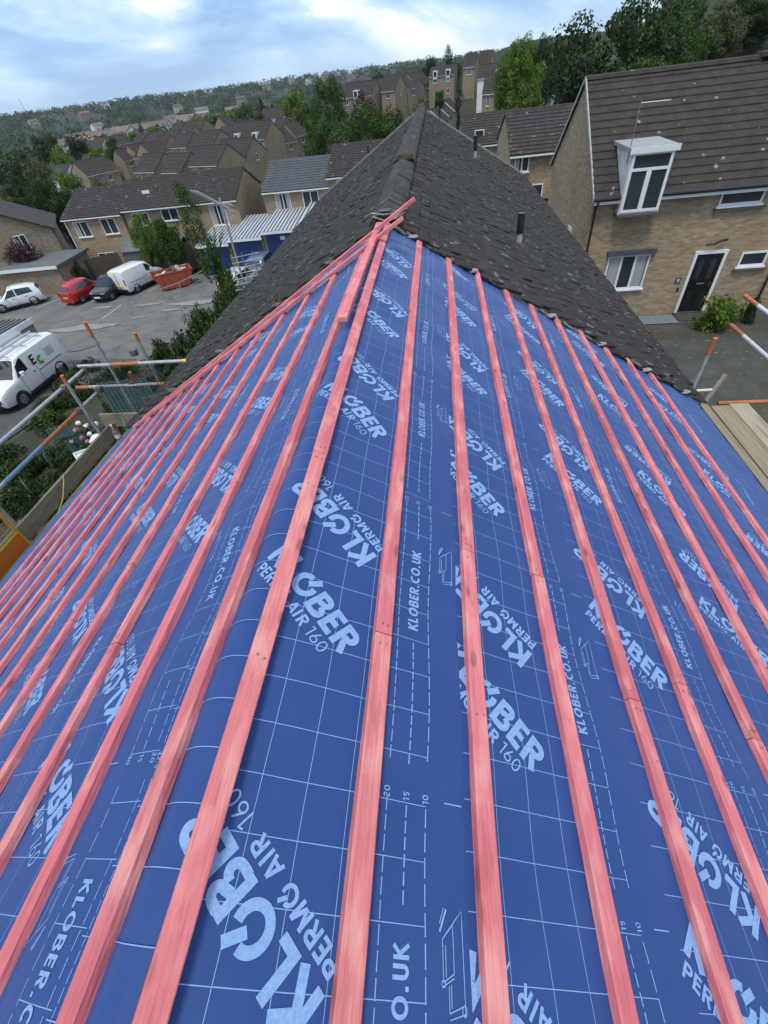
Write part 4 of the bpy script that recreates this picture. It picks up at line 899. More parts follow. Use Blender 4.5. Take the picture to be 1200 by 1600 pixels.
TR = [  # px, top, width, distance, leaf, label, kind
 (985, -35, 240, 50, 'dark', 'huge dark broadleaf tree standing behind the ridge of the big buff house', 'big', None),
 (1075, -25, 130, 56, 'mid', 'tall tree right of the huge dark tree, with lighter green crown', 'big', None),
 (1120, 0, 120, 66, 'olive', 'olive-green tree at the top right beyond the house roof', 'big', None),
 (1185, -20, 120, 75, 'dark', 'dark tree at the top right corner on the grassy hill', 'big', None),
 (1000, 70, 120, 44, 'mid', 'lower green tree directly behind the gable of the buff house', 'big', None),
 (817, 50, 92, 58, 'bright', 'tall poplar-like tree with upright crown left of the huge tree', 'big', 200),
 (845, 48, 45, 120, 'dark', 'small dark tree on the skyline behind the poplar', 'round', None),
 (882, 50, 45, 125, 'dark', 'second dark tree on the skyline right of the poplar', 'round', None),
 (700, 74, 34, 210, 'dark', 'dark conical tree breaking the skyline above the hilltop houses', 'tall', None),
 (672, 86, 34, 200, 'dark', 'round dark tree on the skyline left of the conical tree', 'round', None),
 (752, 80, 34, 190, 'dark', 'round tree on the skyline left of the hilltop end house', 'round', None),
 (697, 106, 44, 215, 'dark', 'dark green tree in front of the hilltop row', 'round', 165),
 (687, 138, 20, 120, 'mid', 'small clipped round tree beside the hillside road', 'round', 160),
 (718, 100, 22, 155, 'dark', 'narrow dark tree beside the skyline terrace', 'tall', 160),
 (585, 107, 34, 260, 'dark', 'dark spreading tree on the ridge line left of the hill houses', 'round', None),
 (645, 100, 40, 240, 'dark', 'dark hedge-like tree on the ridge line above the brown roofs', 'round', None),
 (775, 118, 30, 140, 'dark', 'dark small tree left of the poplar below the skyline terrace', 'round', None),
 (860, 95, 40, 100, 'dark', 'dark bushy tree between the poplar and the huge tree', 'round', None),
 (655, 150, 34, 130, 'olive', 'olive bush on the slope behind the ridge tip', 'round', None),
 (507, 110, 60, 150, 'mid', 'tall green tree in the middle of the skyline', 'round', 190),
 (455, 132, 55, 170, 'bright', 'yellow-green tree left of the tall middle tree', 'round', 165),
 (485, 150, 45, 120, 'mid', 'bright rounded tree below the tall middle tree', 'round', 200),
 (563, 138, 40, 110, 'purple', 'purple-leaved tree in front of the hill houses', 'round', 185),
 (565, 162, 130, 62, 'mid', 'leafy tree behind the dark roof, right one of the pair', 'big', None),
 (512, 170, 95, 70, 'mid', 'leafy tree behind the grey roof, left one of the pair', 'big', None),
 (600, 165, 70, 75, 'dark', 'green tree behind the tip of the old tiled roof', 'round', 215),
 (628, 172, 40, 90, 'olive', 'olive bushy tree beside the old ridge end', 'round', 205),
 (335, 170, 60, 210, 'bright', 'yellow-green tree at the edge of the valley terrace', 'round', 205),
 (300, 178, 40, 220, 'bright', 'smaller yellow-green tree beside the larger one in the valley', 'round', 205),
 (375, 160, 50, 230, 'mid', 'wide green tree above the valley houses', 'round', 200),
 (405, 152, 24, 240, 'dark', 'dark narrow tree left of the white terrace', 'tall', 190),
 (399, 172, 26, 200, 'mid', 'small bright tree at the left end of the white terrace', 'round', 200),
 (190, 203, 55, 200, 'bright', 'broad bright tree in the valley behind the brick houses', 'round', 235),
 (237, 193, 28, 210, 'bright', 'rounded bright tree in the valley right of the dark conifer', 'round', 215),
 (217, 192, 15, 205, 'dark', 'dark conifer in the valley', 'tall', 225),
 (165, 210, 30, 190, 'mid', 'green tree left of the broad bright valley tree', 'round', 235),
 (143, 224, 28, 150, 'bright', 'small bright tree above the valley roofs', 'round', 245),
 (85, 226, 44, 130, 'bright', 'bushy yellow-green tree left of the valley houses', 'round', 262),
 (50, 238, 50, 120, 'olive', 'olive-green tree beside the yellow-green one at the left', 'round', 275),
 (15, 228, 55, 125, 'dark', 'dark tree at the left edge above the near trees', 'round', 275),
 (60, 205, 50, 170, 'dark', 'dark tree behind the olive one at the left', 'round', 250),
 (110, 208, 46, 175, 'dark', 'dark tree above the yellow-green one at the left', 'round', 245),
 (20, 270, 90, 62, 'dark', 'big dark tree at the left edge behind the gabled house', 'big', None),
 (62, 282, 75, 58, 'dark', 'big dark tree between the gabled house and the near terrace', 'big', None),
 (5, 300, 50, 52, 'mid', 'green tree at the far left above the gabled roof', 'big', None),
 (95, 262, 44, 95, 'bright', 'bright tree in the garden behind the near terrace', 'round', 300),
 (150, 272, 40, 70, 'olive', 'olive tree peeping over the near terrace roof', 'round', 300),
 (214, 334, 48, 39.5, 'bright', 'bright yellow-green rounded tree in front of the near terrace', 'big', None),
 (247, 332, 44, 39.3, 'mid', 'dark green bush between the bright tree and the tall sapling', 'round', None),
 (278, 288, 58, 38.6, 'mid', 'tall light green tree in front of the near terrace', 'tall', None),
 (18, 366, 50, 39, 'purple', 'purple-leaved bushy tree by the left brick house', 'round', 425),
]
for i, (px, tp, w, Y, lf, lab, kd, bs) in enumerate(TR):
    if Y < 60 and bs is None and px < 600: tree(px, tp, w, Y, lf, lab, kd, i)
    else: tree(px, tp, w, Y, lf, lab, kd, i, base=None)
# nearer plants
tree(322, 372, 62, 24, 'mid', 'slim young tree leaning over the bramble bank beside the old roof', 'near', 3)
tree(352, 440, 46, 21, 'mid', 'lower leafy shoot of the young tree near the dark roof edge', 'near', 1)
for i, (px, tp, w, Y, lf, lab) in enumerate([
    (300, 480, 95, 20, 'dark', 'bramble thicket on the bank below the young tree'), (265, 500, 70, 18, 'dark', 'bramble thicket at the left of the bank'), (340, 465, 60, 22, 'dark', 'bramble thicket under the old roof edge'), (248, 535, 60, 16, 'dark', 'bramble thicket nearest the scaffold'), (285, 515, 80, 17, 'mid', 'lighter bramble growth on the near side of the bank'), (335, 440, 40, 25, 'mid', 'leafy weeds at the top of the bank beside the railing'),
    (320, 500, 110, 18.5, 'dark', 'broad bramble mass hiding the foot of the young tree'), (275, 545, 90, 15.5, 'dark', 'dense bramble mass touching the old roof edge'), (300, 455, 50, 24, 'mid', 'pale green nettles at the car park side of the bank'), (235, 515, 55, 18, 'dark', 'straggling bramble at the tip of the bank by the tarmac'), (340, 395, 55, 26, 'mid', 'leafy bush between the young tree and the aerial mast'),
    (125, 545, 52, 12, 'mid', 'tall green weed bush beside the signed van'), (190, 540, 42, 13, 'mid', 'leafy bush behind the scaffold netting'), (165, 575, 45, 11.5, 'dark', 'dark bush just behind the scaffold netting'),
    (75, 400, 30, 38.5, 'olive', 'ivy-covered shrub beside the left brick house'), (105, 395, 30, 38.7, 'dark', 'dark hedge between the garage and the near terrace')]):
    tree(px, tp, w, Y, lf, lab, 'shrub', i, cat='shrub', name='shrub')
rgs = random.Random(9); adj = ['dark', 'ragged', 'leafy', 'low', 'broad', 'thin', 'tangled', 'glossy']
for i in range(52):
    px = rgs.uniform(-15, 165); py = 655+rgs.random()*(175-max(0, px-60)*.9)
    if py > 845-px*1.05: py = 830-px*1.05
    if px < 90 and py < 705-px*.45: py = 712-px*.4
    if i >= 34: px, py = rgs.uniform(-10, 120), 0; py = 712-px*.75+rgs.uniform(-32, 12)
    if i >= 46: px, py = 108+(i-46)*22, 590-(i % 3)*16
    p = at_z(px, py+12, -7.9 if i < 34 else -8.6); s_ = rgs.uniform(.55, .95); lf = ['dark', 'dark', 'mid', 'dark'][i % 4]
    where = ('at the far left edge' if px < 30 else 'under the long rails' if px < 90 else 'below the toe board' if py > 700 else 'near the netting')+(', nearest the gate' if py > 770 else ', in the middle of the bed' if py > 715 else ', at the street side of the bed')
    root = thing('garden_shrub', f'{adj[i % 8]} {lf} green shrub {where}', 'shrub', (p.x, p.y, gh(p.x, p.y)-.1), 0, 'shrubs in the garden below the scaffold')
    plant_obj('foliage', crown_mesh('shrub', i % 4), lf, root, (0, 0, 0), (s_, s_, s_*1.25), i*1.3)
for i, (px, py, w) in enumerate([(124, 668, 70), (142, 690, 60), (110, 700, 60), (155, 672, 46), (128, 720, 60), (95, 690, 60)]):
    p = at_y(px, py+14, 9.5); root = thing('garden_shrub', ['hydrangea bush carrying the white flower heads', 'hydrangea bush behind the white tray', 'hydrangea bush with pink heads at the left of the flowers', 'hydrangea bush just below the netting', 'leafy bush under the white tray', 'leafy bush between the teal panels'][i], 'shrub', (p.x, p.y, p.z-1.0), 0, 'hydrangea bushes'); plant_obj('foliage', crown_mesh('shrub', i % 4), ['mid', 'dark', 'mid', 'dark'][i % 4], root, (0, 0, 0), (.62, .62, 1.05), i*1.9)
FLW = mat('white_petals', (.75, .74, .68, 1), (.6, .6, .5, 1), scale=20); FLP = mat('pink_petals', (.42, .15, .25, 1), (.3, .1, .2, 1), scale=20)
for i, (px, py, mt) in enumerate([(135, 665, FLW), (122, 661, FLW), (140, 678, FLW), (128, 684, FLP), (137, 690, FLP), (118, 672, FLP), (150, 662, FLW), (112, 690, FLP)]):
    p = at_y(px, py, 9.5); o = lump((0, 0, 0), (.07, .07, .055), mt, 'hydrangea_head', i); o.location = p
    tag(o, ('white' if mt == FLW else 'pink')+' hydrangea flower head in the garden below the netting, '+['leftmost pair right', 'leftmost pair left', 'above the tray', 'just over the tray', 'right above the tray', 'at the left of the bush', 'rightmost', 'lowest left'][i], 'flower', 'hydrangea heads')
tree(1146, 446, 84, 16.7, 'bright', 'rounded yellow-green bush beside the black front door', 'shrub', 5, cat='shrub', name='shrub')
tree(1118, 478, 40, 16.5, 'mid', 'small low green plant at the left of the bush by the door', 'shrub', 2, cat='shrub', name='shrub')
tree(1185, 458, 30, 16.9, 'dark', 'thin dark plant between the bush and the downpipe', 'shrub', 1, cat='shrub', name='shrub')
# far woodland as one mass, and the town in it
rngt = random.Random(21); TOWN = []
while len(TOWN) < 95:
    if len(TOWN) < 66:
        row = len(TOWN)//11; kx = len(TOWN) % 11; px = 95+kx*21+row*7+rngt.uniform(-4, 4); r = 420+row*62+rngt.uniform(-8, 8)+kx*9; d_ = ray(px, 200); th = math.atan2(d_.x, d_.y)
    else: th = rngt.uniform(-.95, .1); r = rngt.uniform(650, 1700)
    TOWN.append((r*math.sin(th), r*math.cos(th), r))
rng = random.Random(5); m = MB()
def vis(x, y): return y > 0
cnt = 0
while cnt < 6500:
    th = rng.uniform(-.98, .60); r = 170*math.exp(rng.random()*2.72); x, y = r*math.sin(th), r*math.cos(th)
    if r < 230 and -.75 < th < .1: continue
    if any((x-a)**2+(y-b)**2 < 160 for a, b, c in FAR): continue
    if th > -.15 and r < 420: continue
    if any((x-a)**2+(y-b)**2 < 130 for a, b, c, d in EXTRA): continue
    if nz(x/130+3, y/130, 2) < -.12 and rng.random() < .85: continue
    if any(abs(x-a)+abs(y+11-b) < 26 and b > y-6 for a, b, c in TOWN) and rng.random() < .9: continue
    z = g(x, y); s = rng.uniform(3.0, 6.0)*(1+r/2100); cnt += 1
    n = 110 if r < 340 else 60 if r < 550 else 30; leaves(m, (x, y, z+s*.5), (s*1.15, s*1.15, s*.85), n, s*(.13 if r < 340 else .19 if r < 550 else .28), rng)
o = m.build('woodland', LF['far'], fix=False); tag(o, 'distant woods covering the far hillside and valley', 'woodland', kind='stuff')
DW = mat('distant_wall', (.33, .28, .22, 1), (.26, .2, .15, 1), scale=.3, rnd=.35); DR = mat('distant_roof', (.09, .07, .065, 1), (.13, .10, .09, 1), scale=.3, rnd=.4); DRR = mat('distant_red_roof', (.26, .10, .07, 1), (.20, .08, .06, 1), scale=.3, rnd=.3)
def dh(white, red):
    h = thing('town_house', '', 'house'); w = MB(); w.prism([(0, -8), (0, 5), (4, 7.6), (8, 5), (8, -8)], -9, 9); w.build('wall', RENDERW if white else DW, h)
    r = MB(); r.prism([(-.5, 4.9), (4, 7.9), (8.5, 4.9), (8.5, 4.6), (4, 7.5), (-.5, 4.6)], -9.2, 9.2); r.build('roof', DRR if red else DR, h); return h
protos = [dh(0, 0), dh(1, 0), dh(0, 1)]; used = [0, 0, 0]; k = 0
while k < 95:
    x, y, r = TOWN[k]
    t_ = rng.random(); q = 1 if t_ < .30 else 2 if t_ > .90 else 0
    z = g(x, y)+(5 if r > 700 else 3.5)
    far_ = 'on the far hill' if r > 900 else 'in the valley town'; kindl = ['brown', 'white-walled', 'red-roofed'][q]
    lab = f'tiny {kindl} house {far_} among the woods'
    rz = rng.choice([-.45, -.45, 1.1, .2])+rng.uniform(-.1, .1); sc = rng.uniform(.95, 1.35)
    if used[q]: o = dup(protos[q], (x, y, z), rz, lab, (sc, sc, sc))
    else: o = protos[q]; o.location = (x, y, z); o.rotation_euler = (0, 0, rz); o['label'] = lab; used[q] = 1
    o['group'] = f'{kindl} houses {far_}'; k += 1
p = at_y(45, 185, 2300); q = at_y(43, 152, 2300)
ms = thing('radio_mast', 'thin tall radio mast on the far horizon', 'mast', p+Vector((0, 0, -8)))
MB().tube([(0, 0, 0), (0, 0, q.z-p.z+8)], 1.3, 5, r1=.7).build('mast_pole', GREYM, ms)
# ------------------------------------------------------------------ vehicles
RUBBER = mat('tyre_rubber', (.012, .012, .012, 1), rough=.8); ALLOY = mat('alloy', (.35, .36, .38, 1), rough=.3, metal=.8)
HEADL = mat('headlamp_glass', (.45, .48, .5, 1), (.25, .27, .3, 1), scale=30, rough=.1); TAILL = mat('tail_lamp', (.35, .01, .01, 1), rough=.2)
YPL = mat('yellow_plate', (.65, .50, .04, 1), rough=.4); CGLASS = mat('car_glass', (.012, .016, .020, 1), (.03, .035, .04, 1), scale=1, rough=.05, spec=.9)
def paint(n, c, r=.25):
    m = mat(n, c, tuple(v*.92 for v in c[:3])+(1,), scale=2, rough=r); m.node_tree.nodes['Principled BSDF'].inputs['Coat Weight'].default_value = .5; return m
def car(name, label, cat, loc, rz, Lc, Wd, Ht, col, kind='hatch', group='parked vehicles'):
    c = thing(name, label, cat, loc, rz, group)          # front toward +x
    hw = Wd/2
    if kind == 'hatch': st = [(-.5, .30, .46, .50, .84), (-.492, .20, .58, .64, .93), (-.435, .18, .62, .88, .97), (-.30, .17, .62, .975, 1.0), (-.04, .17, .61, 1.0, 1.0), (.06, .17, .60, .97, 1.0), (.25, .17, .575, .595, .99), (.40, .18, .53, .54, .96), (.475, .20, .45, .455, .84), (.5, .28, .38, .385, .70)]
    else: st = [(-.5, .24, .60, .93, .92), (-.492, .16, .60, .97, .97), (-.40, .16, .60, 1.0, 1.0), (-.1, .16, .60, 1.0, 1.0), (.06, .16, .60, 1.0, 1.0), (.14, .16, .59, .97, 1.0), (.27, .16, .58, .60, .99), (.40, .17, .54, .55, .96), (.48, .19, .46, .47, .86), (.5, .26, .38, .385, .74)]
    pr = []
    for (x, zs, zb, zt, wf) in st:
        w = hw*wf; up = zt > zb+.1; wr = w*(.77 if kind == 'hatch' else .90) if up else w*.88
        pr.append([(x*Lc, w*.93, zs*Ht), (x*Lc, w, (zs+.12)*Ht), (x*Lc, w, zb*Ht*.86), (x*Lc, w*.965, zb*Ht), (x*Lc, wr, (zt-.045 if up else zt-.012)*Ht), (x*Lc, wr*.72, zt*Ht)])
    m = MB(); K = 6
    for p_ in pr: m.v += [q for q in p_]+[(a, -b, z) for a, b, z in p_[::-1]]
    for i in range(len(pr)-1):
        for j in range(2*K): a = i*2*K+j; b = i*2*K+(j+1) % (2*K); m.f.append((a, b, b+2*K, a+2*K))
    m.f.append(tuple(range(2*K))); n_ = (len(pr)-1)*2*K; m.f.append(tuple(range(n_, n_+2*K))[::-1])
    bd = m.build('body', col, c, smooth=False); bevel(bd, .035, 2)
    for poly in bd.data.polygons: poly.use_smooth = True
    # glass: side panes, screens
    def pane(nm, pts, off=.006): g_ = MB(); g_.add(pts, [tuple(range(len(pts)))]); o = g_.build(nm, CGLASS, c); sm = o.modifiers.new('t', 'SOLIDIFY'); sm.thickness = .012; sm.offset = 0
    def q(i, s, t, sd):      # point on the cabin side between stations; s along, t up
        a, b = pr[i], pr[i+1]; f = lambda u, v, k: u[k]+(v[k]-u[k])*s
        lo = [f(a[3], b[3], k) for k in range(3)]; hi = [f(a[4], b[4], k) for k in range(3)]
        x, y, z = [lo[k]+(hi[k]-lo[k])*t for k in range(3)]; return (x, sd*(y+.008), z)
    for sd in (1, -1):
        if kind == 'hatch':
            pane('side_window', [q(2, .55, .10, sd), q(3, .92, .05, sd), q(3, .92, .94, sd), q(2, .80, .90, sd)]); pane('side_window', [q(4, .0, .05, sd), q(4, .98, .05, sd), q(5, .62, .06, sd), q(4, .98, .93, sd), q(4, .0, .95, sd)])
        else: pane('side_window', [q(3, 1.0, .12, sd), q(5, .62, .10, sd), q(5, .18, .85, sd), q(4, .4, .90, sd), q(3, 1., .90, sd)])
    i = 5; a, b = pr[i], pr[i+1]
    def ws(s, y): return tuple(a[5][k]+(b[5][k]-a[5][k])*s for k in (0,))+(y,)
    xa, za = a[5][0], a[5][2]; xb, zb_ = b[5][0], b[5][2]; wa, wb = a[4][1]*.93, b[3][1]*.90
    dx, dz = xb-xa, zb_-za; n2 = Vector((-dz, 0, dx)).normalized()*(.012 if -dz > 0 else -.012); n2 = Vector((abs(n2.x), 0, abs(n2.z)))
    P = lambda s, y: (xa+dx*s+n2.x, y, za+dz*s+n2.z)
    pane('windscreen', [P(.06, wa), P(.94, wb), P(.94, -wb), P(.06, -wa)])
    if kind == 'hatch': r0, r1 = pr[1], pr[2]; pane('rear_window', [(-.489*Lc, hw*.72, .68*Ht), (-.442*Lc, hw*.64, .875*Ht), (-.442*Lc, -hw*.64, .875*Ht), (-.489*Lc, -hw*.72, .68*Ht)])
    for sx in (.31, -.30):
        for sy in (1, -1):
            r = .305 if Lc < 4.2 else .325; w = MB(); w.lathe((sx*Lc, sy*(hw-.10), r), [(r*.62, -.085), (r*.95, -.10), (r, -.06), (r, .06), (r*.95, .10), (r*.62, .085)], 20, 'y'); wo_ = w.build('wheel', RUBBER, c, smooth=True)
            rm = MB(); rm.lathe((sx*Lc, sy*(hw-.10)+sy*.075, r), [(.001, .012*sy), (r*.2, .018*sy), (r*.62, 0)], 20, 'y')
            for k in range(5):
                a_ = k*1.257; rm.bar((sx*Lc, sy*(hw-.004), r), (sx*Lc+math.cos(a_)*r*.6, sy*(hw-.008), r+math.sin(a_)*r*.6), .045, .02, up=Vector((0, 1, 0)))
            rm.build('rim', ALLOY, wo_)
            ar = MB(); ar.lathe((sx*Lc, sy*(hw-.02), r), [(r*1.0, 0), (r*1.16, 0)], 20, 'y'); ao = ar.build('wheel_arch', BLACKP, c); sm = ao.modifiers.new('t', 'SOLIDIFY'); sm.thickness = .06; sm.offset = 0
    for sy in (1, -1):
        h_ = MB(); h_.add([(.492*Lc, sy*hw*.40, .40*Ht), (.465*Lc, sy*hw*.80, .42*Ht), (.455*Lc, sy*hw*.84, .48*Ht), (.488*Lc, sy*hw*.42, .455*Ht)], [(0, 1, 2, 3)]); o = h_.build('headlight', HEADL, c); sm = o.modifiers.new('t', 'SOLIDIFY'); sm.thickness = .05; sm.offset = 0
        h_ = MB().box((-.502*Lc, min(sy*hw*.74, sy*hw*.9), .42*Ht), (-.47*Lc, max(sy*hw*.74, sy*hw*.9), (.62 if kind == 'hatch' else .66)*Ht)); h_.build('tail_light', TAILL, c)
        mi = MB().box((.15*Lc, min(sy*hw, sy*(hw+.17)), .60*Ht), (.185*Lc, max(sy*hw, sy*(hw+.17)), .70*Ht)); bevel(mi.build('mirror', col, c), .02)
    MB().box((.485*Lc, -hw*.62, .20*Ht), (.507*Lc, hw*.62, .33*Ht)).build('grille', BLACKP, c); MB().box((.507*Lc, -.26, .25*Ht), (.512*Lc, .26, .25*Ht+.11)).build('number_plate', WHITE, c)
    MB().box((-.512*Lc, -hw*.84, .15*Ht), (-.49*Lc, hw*.84, .27*Ht)).build('rear_bumper', BLACKP if kind != 'hatch' else col, c); MB().box((-.514*Lc, -.26, .34*Ht), (-.500*Lc, .26, .34*Ht+.11)).build('number_plate', YPL, c)
    for sy in (1, -1):
        ya, yb = min(sy*(hw-.01), sy*(hw+.004)), max(sy*(hw-.01), sy*(hw+.004))
        for xx in ((.205, -.02, -.24) if kind == 'hatch' else (.20, -.04)): MB().box((xx*Lc-.006, ya, .20*Ht), (xx*Lc+.006, yb, .58*Ht)).build('door_gap', BLACKP, c)
        MB().box((-.18*Lc, min(sy*(hw*.90), sy*(hw+.006)), .15*Ht), (.19*Lc, max(sy*(hw*.90), sy*(hw+.006)), .21*Ht)).build('sill_trim', BLACKP, c)
        for xx in ((.02, -.21) if kind == 'hatch' else (.0,)): MB().box((xx*Lc, min(sy*hw, sy*(hw+.02)), .52*Ht), (xx*Lc+.14, max(sy*hw, sy*(hw+.02)), .535*Ht)).build('door_handle', BLACKP, c)
    if kind == 'van':
        MB().box((-.5075*Lc, -.006, .28*Ht), (-.4985*Lc, .006, .9*Ht)).build('door_gap', BLACKP, c)
        for sy in (1, -1): MB().box((-.40*Lc, min(sy*(hw-.0), sy*(hw+.012)), .47*Ht), (-.05*Lc, max(sy*(hw-.0), sy*(hw+.012)), .485*Ht)).build('slide_rail', BLACKP, c)
    return c
def ground_z(x, y, lift=.06): return gh(x, y)+lift
def park(name, label, cat, A, B, Lc, Wd, Ht, col, kind, z, yaw=None):
    """A, B: pixels of the near-side wheel contacts (rear, front); placed on the ground"""
    a, b = at_z(*A, z), at_z(*B, z); d = (b-a); d.z = 0; th = math.atan2(d.y, d.x) if yaw is None else R(yaw)
    f = Vector((math.cos(th), math.sin(th), 0)); s = Vector((-f.y, f.x, 0)); mid = (a+b)/2
    if mid.dot(s) < 0: s = -s       # away from us
    c = mid+s*(Wd/2-.1); return car(name, label, cat, (c.x, c.y, ground_z(c.x, c.y)), th, Lc, Wd, Ht, col, kind)
WHP = paint('white_paint', (.70, .71, .72, 1)); RDP = paint('red_paint', (.42, .012, .020, 1)); BKP = paint('black_paint', (.018, .020, .024, 1)); SVP = paint('silver_paint', (.45, .47, .50, 1), .3)
van = park('signed_van', 'white van with pipe rack and green and black logo beside the garden', 'van', (100, 592), (50, 634), 4.35, 1.80, 1.82, WHP, 'van', -8.9)
# logo, small print and roof rack on the van (its far-side local axis is whichever faces us)
vl = van.matrix_world if False else None
mw = Matrix.Translation(van.location) @ Matrix.Rotation(van.rotation_euler.z, 4, 'Z'); sdv = 1 if (mw.inverted() @ Vector((0, 0, 0))).y > 0 else -1
INKB = mat('black_sign_vinyl', (.02, .02, .022, 1)); INKG = mat('green_sign_vinyl', (.06, .40, .07, 1))
def vtxt(txt, x, z, size, mt, t=.26, nm='logo_letter'):
    m = MB(); cx = 0; k = 0
    for ch in txt:
        adv, sts = glyph(ch, t)
        for st in sts:
            pts = [(x-(cx+a)*size, z+b*size) for a, b in st]
            for (ax_, az), (bx, bz) in zip(pts, pts[1:]):
                y = sdv*(.908+.0008*k); m.bar((ax_, y, az), (bx, y, bz), .006, t*size, up=Vector((0, 0, 1)) if abs(bx-ax_) > abs(bz-az) else Vector((1, 0, 0))); k += 1
        cx += adv+.15
    return m.build(nm, mt, van)
vtxt('E', -.08, 1.16, .40, INKB, .20); vtxt('C', -.40, 1.00, .38, INKG, .30)
m = MB()
for k in range(5): m.box((-1.55+.02*(k % 2), sdv*.905-.003, 1.42-.07*k), (-.98-.07*(k % 3), sdv*.905+.003, 1.435-.07*k))
m.build('sign_writing', INKB, van)
m = MB(); [m.tube([(-1.75, y, 1.92), (1.0, y, 1.92)], .022, 8) for y in (-.55, .55)]; [m.tube([(x, -.7, 1.87), (x, .7, 1.87)], .02, 8) for x in (-1.5, -.5, .6)]; m.tube([(-1.6, -.30, 1.99), (1.2, -.30, 1.99)], .075, 12); m.tube([(-1.7, .12, 1.97), (1.1, .12, 1.97)], .05, 10); m.build('roof_rack', mat('aluminium_rack', (.5, .52, .55, 1), rough=.35, metal=.6), van)
park('parked_car', 'small red hatchback showing its tail, left of the black car', 'car', (142, 467), (152, 461), 3.5, 1.62, 1.48, RDP, 'hatch', -10.5, 74)
park('parked_car', 'small black car facing out of its bay between the red car and the white van', 'car', (196, 455), (186, 463), 3.6, 1.62, 1.45, BKP, 'hatch', -10.5, -98)
park('parked_van', 'small white van with its rear doors towards us, left of the orange skip', 'van', (230, 451), (238, 444), 4.1, 1.68, 1.80, WHP, 'van', -10.5, 72)
park('parked_car', 'white hatchback at the left edge of the car park', 'car', (47, 466), (12, 487), 3.8, 1.65, 1.46, WHP, 'hatch', -10.3, 215)
p = at_z(378, 445, -10.3); car('parked_car', 'silver car parked in front of the blue garages behind the aerials', 'car', (p.x, p.y, ground_z(p.x, p.y)), R(80), 4.0, 1.7, 1.45, SVP)
p = at_z(415, 420, -10.4); car('parked_car', 'blue-grey car beside the silver one at the garages', 'car', (p.x, p.y, ground_z(p.x, p.y)), R(85), 4.2, 1.7, 1.45, paint('blue_grey_paint', (.10, .14, .22, 1)))
# skip
a = at_z(245, 455, -10.5); sk = thing('rubbish_skip', 'orange skip full of broken board beside the small white van', 'skip', (a.x+1.25, a.y+1.0, ground_z(a.x+1.2, a.y+1.0)), R(32)); sk.scale = (.88, .88, .9)
ORG = mat('scuffed_orange_steel', (.36, .070, .028, 1), (.25, .048, .022, 1), scale=3, rough=.55, bump=.15, extra=spots((.12, .05, .03, 1), 5, .62, .68, .6))
m = MB(); ou = [(-1.75, 1.25), (-1.1, .08), (1.1, .08), (1.75, 1.25)]; w = .85; t = .05
m.add([(x, y, z) for y in (-w, w) for x, z in ou]+[(x*.965, y*.94, z if z > 1 else z+t) for y in (-w, w) for x, z in ou],
      [(0, 1, 2, 3), (7, 6, 5, 4), (0, 4, 5, 1), (1, 5, 6, 2), (2, 6, 7, 3), (8, 11, 10, 9), (15, 12, 13, 14), (8, 9, 13, 12), (9, 10, 14, 13), (10, 11, 15, 14), (0, 3, 11, 8), (4, 12, 15, 7), (0, 8, 12, 4), (3, 7, 15, 11)]); m.build('tub', ORG, sk)
m = MB(); [m.tube([(x, sy*w, .35), (x, sy*(w+.10), .35)], .05, 8) for x in (-.8, .8) for sy in (-1, 1)]; m.box((-1.78, -w-.03, 1.21), (1.78, -w+.03, 1.29)); m.box((-1.78, w-.03, 1.21), (1.78, w+.03, 1.29)); [m.box((x-.03, -w-.04, .1), (x+.03, -w-.001, 1.2)) for x in (-1.0, -.35, .35, 1.0)]; m.build('ribs', ORG, sk)
vm = MB()
for i in range(7): vm.box((-.9+i*.22, w-.052, .95+.03*(i % 2)), (-.78+i*.22, w-.0515, 1.1))
rb = thing('rubble', 'pile of broken boards and plaster filling the orange skip', 'rubble', (0, 0, 0)); rb.location = sk.location; rb.rotation_euler = sk.rotation_euler; rb.scale = sk.scale
rg = random.Random(3); BOARD = [mat('broken_ply', (.35, .24, .13, 1), (.25, .17, .1, 1)), mat('broken_plaster', (.6, .58, .54, 1), (.4, .38, .35, 1)), mat('dark_waste', (.07, .06, .05, 1), (.14, .12, .1, 1))]
for i in range(22):
    m = MB(); p0 = Vector((rg.uniform(-1.2, 1.2), rg.uniform(-.6, .6), rg.uniform(1.0, 1.42))); d = Vector((rg.uniform(-1, 1), rg.uniform(-1, 1), rg.uniform(-.3, .3))).normalized()*rg.uniform(.15, .4)
    m.bar(p0-d, p0+d, rg.uniform(.15, .5), .03, up=Vector((rg.uniform(-.5, .5), rg.uniform(-.5, .5), 1))); m.build('broken_board', BOARD[i % 3], rb)
MB().box((-1.25, -.75, .3), (1.4, .78, 1.05)).build('rubble_mass', BOARD[2], rb)
